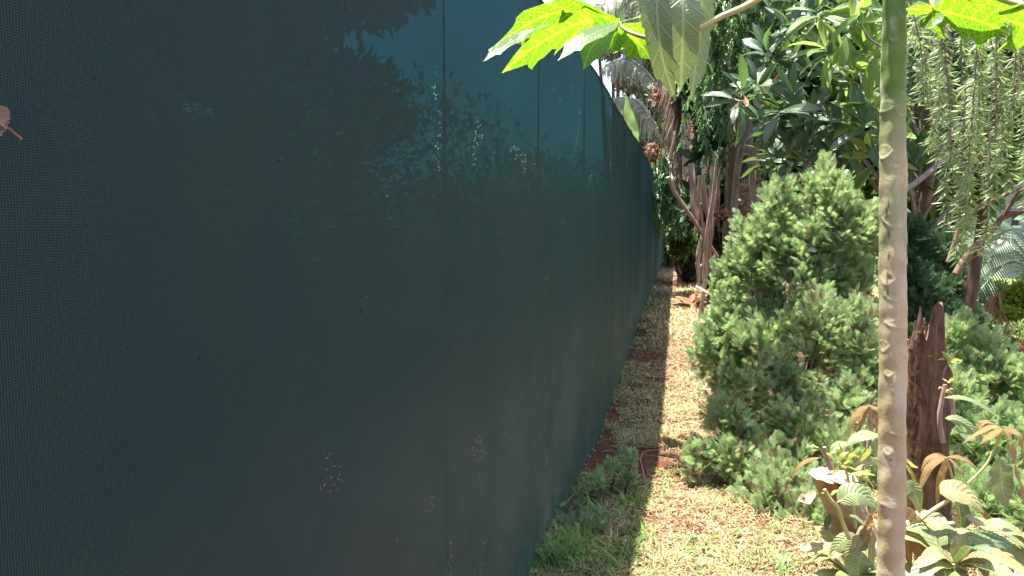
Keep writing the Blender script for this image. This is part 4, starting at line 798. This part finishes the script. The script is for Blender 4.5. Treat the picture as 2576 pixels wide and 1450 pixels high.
def hanging_frond(mb, spine, L, side=(-1, 1), step=1, w0=.03):
    P = bez(spine, 110); T = unit(np.gradient(P, axis=0)); tube(mb, P, [.028, .018, .007], 6)
    for i in range(2, 108, step):
        for sd_ in side:
            l = L*rng.uniform(.6, 1.05)*math.sin(math.pi*min(1, .2+.8*i/110)); d = unit(np.array([sd_*rng.uniform(.3, .9), rng.normal(-.1, .3), 0])+T[i]*.95)
            strip(mb, bez([P[i], P[i]+d*l*.5, P[i]+d*l*.85+np.array([sd_*-.03, 0, -.25*l])], 5), np.array([.8, 1, .9, .6, .1])*w0, (rng.normal(0, .5), -1, .3), 2)
mb = MB(); hanging_frond(mb, [px(1700, 150, 13), px(1711, 230, 13), px(1712, 330, 13), px(1716, 480, 13)], .62, side=(-1, -1), w0=.026); mb.build('dead_frond', M['deadfrond'], rp)
mb = MB(); hanging_frond(mb, [px(1680, 190, 13.3), px(1685, 260, 13.3), px(1695, 380, 13.3), px(1712, 520, 13.4)], .45, step=2); mb.build('dead_frond', M['deadfrond'], rp)
mb = MB(); hanging_frond(mb, [px(1745, 300, 14), px(1752, 360, 14), px(1745, 430, 14), px(1730, 520, 14)], .5, step=2); mb.build('dead_frond', M['deadfrond'], rp)
for sp_, hf in [([(1740, 470), (1700, 180), (1650, 60), (1575, -20), (1500, 30)], 1.15), ([(1735, 480), (1690, 300), (1640, 200), (1575, 150), (1515, 175)], .62), ([(1735, 490), (1690, 400), (1650, 330), (1600, 255), (1540, 250)], .62),
                ([(1750, 470), (1755, 260), (1745, 190), (1705, 165), (1668, 215)], .9), ([(1750, 470), (1770, 250), (1790, 200), (1810, 210), (1830, 260)], .9),
                ([(1740, 470), (1720, 150), (1690, 20), (1620, -60), (1560, 60)], 1.2), ([(1740, 470), (1730, 120), (1720, -40), (1760, -120), (1830, -60)], 1.1), ([(1735, 480), (1700, 260), (1660, 120), (1610, 80), (1585, 130)], .7)]:
    st = [px(x, y, YP-1.0) for x, y in sp_]; full = bez(st, 100)
    mb = MB(); tube(mb, full[:62], [.045, .03, .018], 7); mb.build('leaf_stalk', M['stalk'], rp)
    mb = MB(); shredded(mb, [full[i] for i in (48, 60, 74, 87, 99)], hf*.85, (0, -.5, .9), hang=1.0, width=.045); mb.build('shredded_leaf', M['ban'], rp)
mb = MB(); leafpx(mb, [(1592, 400), (1588, 340), (1580, 290), (1574, 235)], 36, 14.5, (.2, -1, .1), .25, 16, 'w', .12); o = mb.build('fresh_leaf', M['bangreen'], rp); o['label'] = 'fresh light green leaf rising above the fence'
for (x, y) in [(1655, 240), (1640, 390), (1648, 380)]:
    mb = MB(); c0 = px(x, y, 13.6)
    for k in range(60):
        d = rdir(1)[0]; c1 = c0+rng.normal(0, .06, 3); strip(mb, bez([c1, c1+d*.07, c1+d*.13+[0, 0, -.06]], 4), np.array([1, 1, .6, .2])*.035, rdir(1)[0], 2)
    mb.build('dead_tuft', M['litter'], rp)
# leaning pole of dry stalk
def stick(name, label, pts, r0, r1, group=None, mat='stalk', flat=.7, cat='stick'):
    C_ = bez([px(*p) for p in pts], 26); t = MB(); tube(t, C_, [r0, r1], 9, rough=.05, flat=flat); o = t.build(name, M[mat]); tag(o, label, cat, group); return o
stick('palm_stalk', 'long straight dry palm stalk leaning diagonally across the dead stalks', [(1680, 446, 11.2), (1700, 490, 11.3), (1755, 570, 11.4), (1806, 648, 11.5)], .034, .026)
stick('palm_stalk', 'short dry stalk lying across the foot of the dead stalk bundle', [(1753, 722, 10.6), (1775, 735, 10.4), (1800, 748, 10.3)], .03, .026)
bd = thing('stalk_bundle', 'bundle of dead palm stalks hanging down beside the ragged palm into the straw', 'dead stalks', gp(1764, 800))
for i, (pl, r_) in enumerate([([(1788, 440), (1790, 520), (1775, 600), (1760, 690), (1752, 722)], .04), ([(1760, 440), (1775, 510), (1783, 590), (1790, 660), (1797, 735)], .05), ([(1800, 400), (1790, 500), (1782, 600), (1770, 700), (1762, 795)], .045), ([(1775, 560), (1778, 640), (1770, 720), (1763, 797)], .055), ([(1768, 460), (1785, 560), (1772, 680), (1766, 760)], .04),
                              ([(1765, 600), (1758, 660), (1756, 720)], .06), ([(1742, 440), (1765, 540), (1778, 650), (1790, 700)], .03), ([(1812, 430), (1800, 520), (1786, 620), (1776, 760)], .03), ([(1793, 640), (1800, 700), (1812, 740)], .05), ([(1782, 655), (1765, 668), (1752, 684)], .035)]):
    mb = MB(); tube(mb, bez([px(x+rng.normal(0, 3), y, 11.2-.3*(i % 3)) for x, y in pl], 26), [r_*.3, r_*.62, r_*.55, r_*.3], 9, rough=.12, flat=.5); mb.build('stalk', M['stalk'], bd)
for k in range(20):
    x0 = rng.uniform(1722, 1812); y0 = rng.uniform(370, 480); L = rng.uniform(90, 190); lean = rng.uniform(-18, 18); mb = MB(); Y0 = rng.uniform(11.4, 12.2)
    strip(mb, bez([px(x0, y0, Y0), px(x0+lean*.3+rng.normal(0, 4), y0+L*.5, Y0), px(x0+lean, y0+L, Y0)], 12), (.35+.65*np.sin(np.pi*np.linspace(.05, .95, 12)**.7))*rng.uniform(.06, .15), (rng.normal(0, .5), -1, .1), 5, .5, .5, 9.); mb.build('dead_sheath', M[['sheath', 'deadfrond', 'stalk'][k % 3]], bd)
mb = MB(); c0 = gp(1742, 775)
for k in range(26):
    d = unit([rng.normal(-.2, 1), rng.normal(0, .6), rng.uniform(.05, .7)]); L = rng.uniform(.15, .42)
    strip(mb, bez([c0+rng.normal(0, .05, 3)*[1, 1, .2]+[0, 0, .02], c0+d*L*.6, c0+d*L+[0, 0, -.05]], 6), prof(6)*.09, (rng.normal(0, .4), -.6, 1), 4, .5, .3)
tag(mb.build('dead_leaves', M['litter']), 'heap of curled brown dead leaves on the straw left of the stalk bundle', 'dead leaves')

# layered palm trunk and slim stems
lp = thing('layered_palm', 'palm trunk wrapped in pale layered leaf bases behind two slim grey stems', 'palm', gp(1880, 780))
mb = MB(); Y0 = 10.8; C_ = bez([px(1880, 790, Y0), px(1876, 600, Y0), px(1874, 450, Y0), px(1872, 300, Y0), px(1872, 150, Y0)], 90); s = np.linspace(0, 1, 90)
tube(mb, C_, .19*(1+.12*np.abs(np.sin(s*44))), 20, rough=.05); mb.build('trunk', M['sheath'], lp)
for k in range(40):
    mb = MB() if k == 0 else mb
    y = rng.uniform(330, 600); a = rng.uniform(-2.8, -.3); b0 = px(1876, y, Y0)+np.array([math.cos(a), math.sin(a), 0])*.17; e = b0+np.array([math.cos(a)*.12, math.sin(a)*.12, rng.uniform(.12, .22)])
    s_ = unit([-math.sin(a), math.cos(a), 0])*rng.uniform(.08, .15); strip(mb, bez([b0-s_, b0+[math.cos(a)*.03, math.sin(a)*.03, .02], b0+s_], 6), np.array([.4, .9, 1, 1, .9, .4])*rng.uniform(.07, .14), (math.cos(a), math.sin(a), .5), 3, .3, .3)
mb.build('leaf_base', M['deadfrond'], lp)
stick('slim_trunk', 'slim grey bowed stem left of the layered palm trunk', [(1842, 720, 8.9), (1845, 600, 8.9), (1852, 450, 8.9), (1872, 330, 8.9), (1878, 200, 8.9)], .045, .035, mat='barkgrey', flat=1, cat='sapling')
stick('slim_trunk', 'slim grey upright stem right of the layered palm trunk', [(1896, 700, 8.7), (1893, 480, 8.7), (1889, 400, 8.7), (1882, 250, 8.7)], .042, .03, mat='barkgrey', flat=1, cat='sapling')
mb = MB()
for k in range(9): leafpx(mb, [(1826+rng.normal(0, 8), 552), (1826+rng.normal(0, 12), 540+rng.normal(0, 3)), (1826+rng.normal(0, 34), 552+rng.normal(0, 8))], 24, 9.2, kind='w', wave=.5)
tag(mb.build('dead_leaf', M['litter']), 'orange brown dead leaf caught on the thin reddish trunk', 'dead leaf')

# ------------------------------------------------------------------ generic leafy things behind
def leafy(name, label, cat, clumps, mat, tpl, size, n, trunk=None, group=None, up=.3, branch=True, tr=.08):
    "clumps: (centre, radii)"
    t = thing(name, label, cat, trunk if trunk is not None else (clumps[0][0][0], clumps[0][0][1], gz(clumps[0][0][1])), group); fo = MB(); br = MB()
    vol = np.array([c[1][0]*c[1][2]+.01 for c in clumps]); cnt = (n*vol/vol.sum()).astype(int)+20; b0 = np.array(t.location)
    for (c, r_), m in zip(clumps, cnt):
        u = rdir(m); rr = rng.uniform(.35, 1.05, m)**.6*(1+.15*np.sin(u[:, 0]*6+c[0])*np.sin(u[:, 2]*7+c[1])); P = np.array(c)+u*rr[:, None]*np.array(r_)
        ok = P[:, 2] > gz(P[:, 1])+.02; P, u = P[ok], u[ok]; m = len(P)
        inst(fo, tpl, P, u+rng.normal(0, .7, (m, 3))+[0, 0, up], u*.5+rng.normal(0, .5, (m, 3))+[0, 0, .6], rng.uniform(*size, m))
        if branch: tube(br, bez([b0, (b0+np.array(c))/2+rng.normal(0, .1, 3), np.array(c)], 8), [tr, tr*.5, tr*.2], 6)
    fo.build('crown', M[mat], t)
    if branch: br.build('trunk', M['bark'], t)
    return t
LT = leaf_t(4, 3, .38, 'lance', .3, .2); LT2 = leaf_t(4, 2, .3, 'lance', 0, .2)
def blob(xs_, Y, rpx, jy=.6):
    return [(px(x, y, Y+rng.uniform(-jy, jy)), (r_/F*Y, r_/F*Y, r_/F*Y*.9)) for (x, y, r_) in [(q[0], q[1], q[2] if len(q) > 2 else rpx) for q in xs_]]
leafy('leafy_shrub', 'light green climbing shrub growing round the base of the ragged palm', 'shrub', blob([(1710, 480, 26), (1740, 610, 20), (1700, 530, 24), (1715, 575, 24), (1708, 620, 24), (1722, 650, 18), (1690, 450, 22), (1700, 590, 20)], 17, 25), 'farlight', LT, (.10, .2), 3000, gp(1712, 700))
leafy('dark_shrub', 'dark dense shrub closing the gap where the fence ends', 'shrub', blob([(1688, 600, 22), (1690, 560, 20), (1686, 635, 16), (1700, 640, 18)], 27, 20), 'dark', LT, (.15, .3), 2600)
leafy('leafy_shrub', 'deep green undergrowth at the foot of the ragged palm', 'shrub', blob([(1820, 690, 28), (1822, 640, 22)], 12.6, 20, .3), 'ash', LT, (.08, .16), 2200)
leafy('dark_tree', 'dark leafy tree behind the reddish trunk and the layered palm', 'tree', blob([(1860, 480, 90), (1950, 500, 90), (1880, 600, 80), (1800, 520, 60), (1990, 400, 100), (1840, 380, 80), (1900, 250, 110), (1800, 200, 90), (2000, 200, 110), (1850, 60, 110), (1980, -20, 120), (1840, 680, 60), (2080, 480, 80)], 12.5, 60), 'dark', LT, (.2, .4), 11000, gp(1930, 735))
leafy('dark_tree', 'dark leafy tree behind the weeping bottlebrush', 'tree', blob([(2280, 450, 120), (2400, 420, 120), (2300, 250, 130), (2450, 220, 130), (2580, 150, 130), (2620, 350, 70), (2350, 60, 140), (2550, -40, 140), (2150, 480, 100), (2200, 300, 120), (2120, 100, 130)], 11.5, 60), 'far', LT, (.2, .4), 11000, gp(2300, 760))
far = [('grey feathery tree against the sky between the fence top and the hanging papaya leaf', 'ban', [(1540, 120, 30), (1580, 200, 36), (1610, 290, 34), (1650, 250, 40), (1560, 60, 36), (1640, 130, 40), (1620, 360, 30), (1600, 20, 40), (1500, 40, 20)], 22, .2),
       ('pale feathery tree showing above the fence top beyond the shredded leaves', 'farlight', [(1600, 330, 60), (1660, 300, 70), (1630, 420, 50), (1690, 380, 60), (1650, 200, 60), (1720, 240, 80)], 30, .3),
       ('grey green tall tree in the distance behind the ragged palm crown', 'far', [(1700, 80, 120), (1780, 200, 120), (1620, 120, 60), (1820, 60, 130), (1740, 400, 90), (1760, 520, 80)], 26, .35),
       ('bushy green tree far behind the cycad and the house', 'farlight', [(2500, 470, 60), (2560, 420, 80), (2620, 380, 90), (2460, 420, 60), (2680, 460, 80)], 24, .3),
       ('broad green tree far off beyond the lawn', 'far', [(2350, 560, 90), (2450, 600, 60), (2250, 560, 90), (2150, 600, 90), (2050, 600, 80), (2400, 480, 90)], 30, .35)]
for lb, mt, cl_, Y, sz_ in far: leafy('distant_tree', lb, 'tree', blob(cl_, Y, 60, 2.), mt, LT2, (sz_*.7, sz_*1.3), 6500, group='trees in the far background', tr=.15)
# greenery beyond the net, seen faintly through it
for i, (x, y, h, lb) in enumerate([(-2.5, 3.4, 4.2, 'leafy tree close behind the net near the left edge'), (-4.2, 6.4, 4.6, 'leafy tree glimpsed through the net at the upper left'), (-3.0, 6.0, 4.2, 'leafy tree glimpsed through the net between the two left ones'), (-3.2, 2.0, 4.4, 'tall leafy tree glimpsed through the net at the far left'), (-4.0, 4.5, 4.8, 'tall leafy tree glimpsed through the net left of centre'), (-2.6, 8.5, 4.6, 'leafy tree glimpsed through the net, left of the bright teal part')]):
    leafy('hidden_tree', lb, 'tree', [((x+rng.normal(0, .3), y+rng.normal(0, .5), z_), (1.1, 1.1, .6)) for z_ in (.5, 1.2, 1.9, 2.7, 3.5, h-.2, h+.6, h+1.4)], 'far', LT, (.10, .2), 26000, (x, y, gz(y)), group='trees beyond the net fence')
leafy('hidden_hedge', 'long leafy hedge glimpsed through the net below the bright teal part', 'hedge', [((-1.6+.30*y-.6*math.sin(y)**2-1.2, y, z_), (.9, 1.3, .7)) for y in np.arange(-1, 30, 1.6) for z_ in (.5, 1.3, 2.0+.2*math.sin(y*3))], 'far', LT, (.05, .10), 56000, branch=False)
leafy('lime_hedge', 'bright lime green low hedge at the right edge below the cycad', 'hedge', blob([(2500, 740, 36), (2550, 760, 46), (2600, 740, 50), (2530, 810, 46), (2590, 830, 50), (2650, 780, 50)], 10.5, 40, .3), 'lime', LT, (.05, .1), 9000, branch=False)
leafy('brown_hedge', 'sparse hedge with brown twigs under the lime green one', 'hedge', blob([(2500, 850, 40), (2560, 860, 50), (2620, 880, 60), (2470, 800, 24)], 8.6, 40, .3), 'farlight', LT, (.05, .09), 1800, tr=.02)
# cycad
cy = thing('cycad', 'cycad with long glossy pinnate fronds at the right edge', 'cycad', gp(2650, 820)); cc = px(2640, 720, 8.2)
for k, (tx_, ty_, mz, dY) in enumerate([(2450, 745, 640, -.4), (2425, 655, 600, 0), (2470, 540, 560, .3), (2400, 590, 560, .4), (2440, 700, 610, -.2), (2570, 540, 560, .2), (2700, 560, 540, 0), (2800, 640, 560, 0), (2850, 760, 640, 0), (2480, 630, 560, -.6), (2450, 690, 560, -.3)]):
    P = bez([cc, px((2640+tx_)/2, mz+20, 8.2+dY*.5), px(tx_, ty_, 8.2+dY)], 90); T = unit(np.gradient(P, axis=0)); mb = MB(); tube(mb, P, [.014, .008, .003], 5)
    for i in range(8, 90, 2):
        for sd_ in (-1, 1):
            S = unit(np.cross([0, 0, 1.], T[i]))*sd_; l = .30*math.sin(math.pi*min(1, .15+.85*i/90))**.6; d = unit(S+T[i]*.6+[0, 0, -.45 if ty_ > 600 else -.25])
            strip(mb, np.array([P[i], P[i]+d*l*.5, P[i]+d*l+[0, 0, -.03]]), np.array([.010, .012, .002]), np.cross(T[i], S)*sd_, 2)
    mb.build('frond', M['cyc'], cy)
mb = MB(); tube(mb, [cc+[0, 0, -1.1], cc+[0, 0, -.5], cc], [.18, .2, .12], 16, rough=.1); mb.build('trunk', M['palmbark'], cy)
mb = MB()
for k in range(14): c0 = px(2500+rng.normal(0, 14), 735, 8.0); tube(mb, bez([c0, c0+[rng.normal(0, .04), 0, -.2], c0+[rng.normal(0, .08), 0, -.45]], 6), [.012, .004], 5)
mb.build('dead_frond', M['litter'], cy)

# ------------------------------------------------------------------ house at the right edge
g = NT('grey stone wall'); br_ = g.n('TexBrick', {'Vector': g.n('Mapping', {0: g.n('TexCoord').outputs['Object'], 2: (-math.pi/2, 0, 0)}).outputs[0], 'Color1': (.22, .22, .23, 1), 'Color2': (.15, .155, .165, 1), 'Mortar': (.30, .29, .28, 1), 'Scale': 3.2, 'Mortar Size': .03})
M['stone'] = g.surf(g.n('BsdfPrincipled', {'Base Color': br_.outputs[0], 'Roughness': .9}))
g = NT('pale render'); M['pale'] = g.surf(g.n('BsdfPrincipled', {'Base Color': g.mix(g.noise(3, g.pos()), (.55, .53, .48), (.66, .64, .58)), 'Roughness': .8}))
g = NT('dark window'); M['win'] = g.surf(g.n('BsdfPrincipled', {'Base Color': (.03, .02, .018), 'Roughness': .15}))
g = NT('roof'); M['roof'] = g.surf(g.n('BsdfPrincipled', {'Base Color': (.22, .09, .06), 'Roughness': .8}))
def box(mb, a, b_, mi=0):
    (x0, y0, z0), (x1, y1, z1) = a, b_; v = [(x0, y0, z0), (x1, y0, z0), (x1, y1, z0), (x0, y1, z0), (x0, y0, z1), (x1, y0, z1), (x1, y1, z1), (x0, y1, z1)]
    mb.add(v, [(0, 3, 2, 1), (4, 5, 6, 7), (0, 1, 5, 4), (1, 2, 6, 5), (2, 3, 7, 6), (3, 0, 4, 7)], None, mi)
YH = 19.; q = lambda x, y: px(x, y, YH)
hs = thing('house', 'grey stone house with a narrow dark window at the right edge of the view', 'house', (q(2530, 560)[0], YH, gz(YH)))
a = q(2526, 560); z0 = q(2540, 587)[2]; z1 = 3.1
mb = MB(); box(mb, (a[0], YH, z0), (a[0]+8, YH+6, z1)); mb.build('wall', M['stone'], hs, False)
mb = MB(); box(mb, (a[0]-.05, YH-.06, -.3), (a[0]+8.05, YH+6.05, z0)); mb.build('plinth', M['pale'], hs, False)
mb = MB(); box(mb, (a[0]-.5, YH-.6, z1), (a[0]+8.5, YH+6.5, z1+.25)); mb.build('roof', M['roof'], hs, False)
for kx in (2546, 2640, 2760):
    w0 = q(kx, 568); w1 = q(kx+16, 536); mb = MB(); box(mb, (w0[0], YH-.03, w0[2]), (w1[0]+.0, YH+.02, w1[2])); wn = mb.build('window', M['win'], hs, False)
    mb = MB(); box(mb, (w0[0]-.06, YH-.05, w0[2]-.06), (w1[0]+.06, YH+.0, w0[2])); box(mb, (w0[0]-.06, YH-.05, w1[2]), (w1[0]+.06, YH+0, w1[2]+.06)); s_ = mb.build('sill', M['pale'], wn, False); s_.location = (0, 0, 0)
mb = MB(); fx0, fx1 = gp(2470, 700), gp(2700, 790)
mb.add([(8.2, 11.5, .06+.03), (20, 11.0, .09), (20, 13.2, .11), (8.2, 13.4, .11)], [(0, 1, 2, 3)]); tag(mb.build('garden_path', M['pale']), kind='structure')

# ------------------------------------------------------------------ small things
fyl = 0.83; xl = float(fx(fyl)); wl_ = (-0.47*0+ -1)
def on_fence(x, y, off=.012):
    lo, hi = .3, 8.
    for _ in range(40):
        m = (lo+hi)/2
        if px(x, y, m)[0] > fx(m)-0+off: lo = m   # ray is still right of the net
        else: hi = m
        if px(x, y, m)[0] < fx(m)+off: hi, lo = hi, lo
    return px(x, y, lo)
def hit(x, y, off):
    best = None
    for m in np.arange(.4, 6, .002):
        p = px(x, y, m)
        e = abs(p[0]-(fx(m)+off))
        if best is None or e < best[0]: best = (e, p)
    return best[1]
mb = MB(); A0 = hit(-8, 292, .02); A1 = hit(20, 322, .022); A2 = hit(52, 350, .018)
nf = (1, -.27, 0)
strip(mb, bez([hit(-30, 300, .02), A0, hit(8, 312, .026), A1], 27), np.interp(np.linspace(0, 8, 27), range(9), [.02, .05, .06, .055, .05, .04, .03, .012, .004])*.34, nf, 9, .6, .35, 30.)
strip(mb, bez([hit(-30, 330, .015), hit(-6, 326, .02), A1], 21), np.interp(np.linspace(0, 6, 21), range(7), [.02, .04, .045, .04, .025, .012, .004])*.32, nf, 7, .5, .4, 24.)
tube(mb, bez([A1, hit(36, 336, .02), A2], 8), [.0016, .0013, .0022], 6)
tag(mb.build('dry_leaf', M['deadfrond']), 'dry brown leaf with its stalk caught on the net at the left edge', 'dead leaf')
for i, (x, y, lb) in enumerate([(1478, 1408, 'curled tan dead leaf on the shaded grass near the bottom edge, the nearer one'), (1470, 1375, 'small tan dead leaf on the shaded grass by the fence'), (1600, 1408, 'reddish dead leaf lying where shade meets sunlit straw'), (1640, 1205, 'flat brown dead leaf below the bare red soil patch'), (2110, 1430, 'brown dead leaf on the straw under the mango shoots'), (1655, 1010, 'small brown dead leaf on the straw at the shade edge'), (1700, 1290, 'pinkish dead leaf on the sunlit straw')]):
    c0 = gp(x, y)+[0, 0, .02]; a = rng.uniform(0, 6.28); d = np.array([math.cos(a), math.sin(a), .1]); L = rng.uniform(.05, .08)
    mb = MB(); strip(mb, bez([c0-d*L*.5, c0+[0, 0, -.008], c0+d*L*.5+[0, 0, .01]], 8), prof(8)*L*.45, (rng.normal(0, .3), -.2, 1), 5, .4, .3); tag(mb.build('dead_leaf', M['litter']), lb, 'dead leaf', 'dead leaves on the path')
mb = MB(); tube(mb, bez([gp(1622, 1210)+[0, 0, .01], gp(1616, 1185)+[0, 0, .015], gp(1612, 1160)+[0, 0, .02], gp(1628, 1142)+[0, 0, .02], gp(1668, 1138)+[0, 0, .012]], 20), [.004, .003, .002], 6)
tube(mb, bez([gp(1598, 1150)+[0, 0, .012], gp(1625, 1148)+[0, 0, .01], gp(1700, 1160)+[0, 0, .01]], 8), .0015, 5)
tag(mb.build('root', M['stalk']), 'thin pale root curling over the bare red soil', 'root')
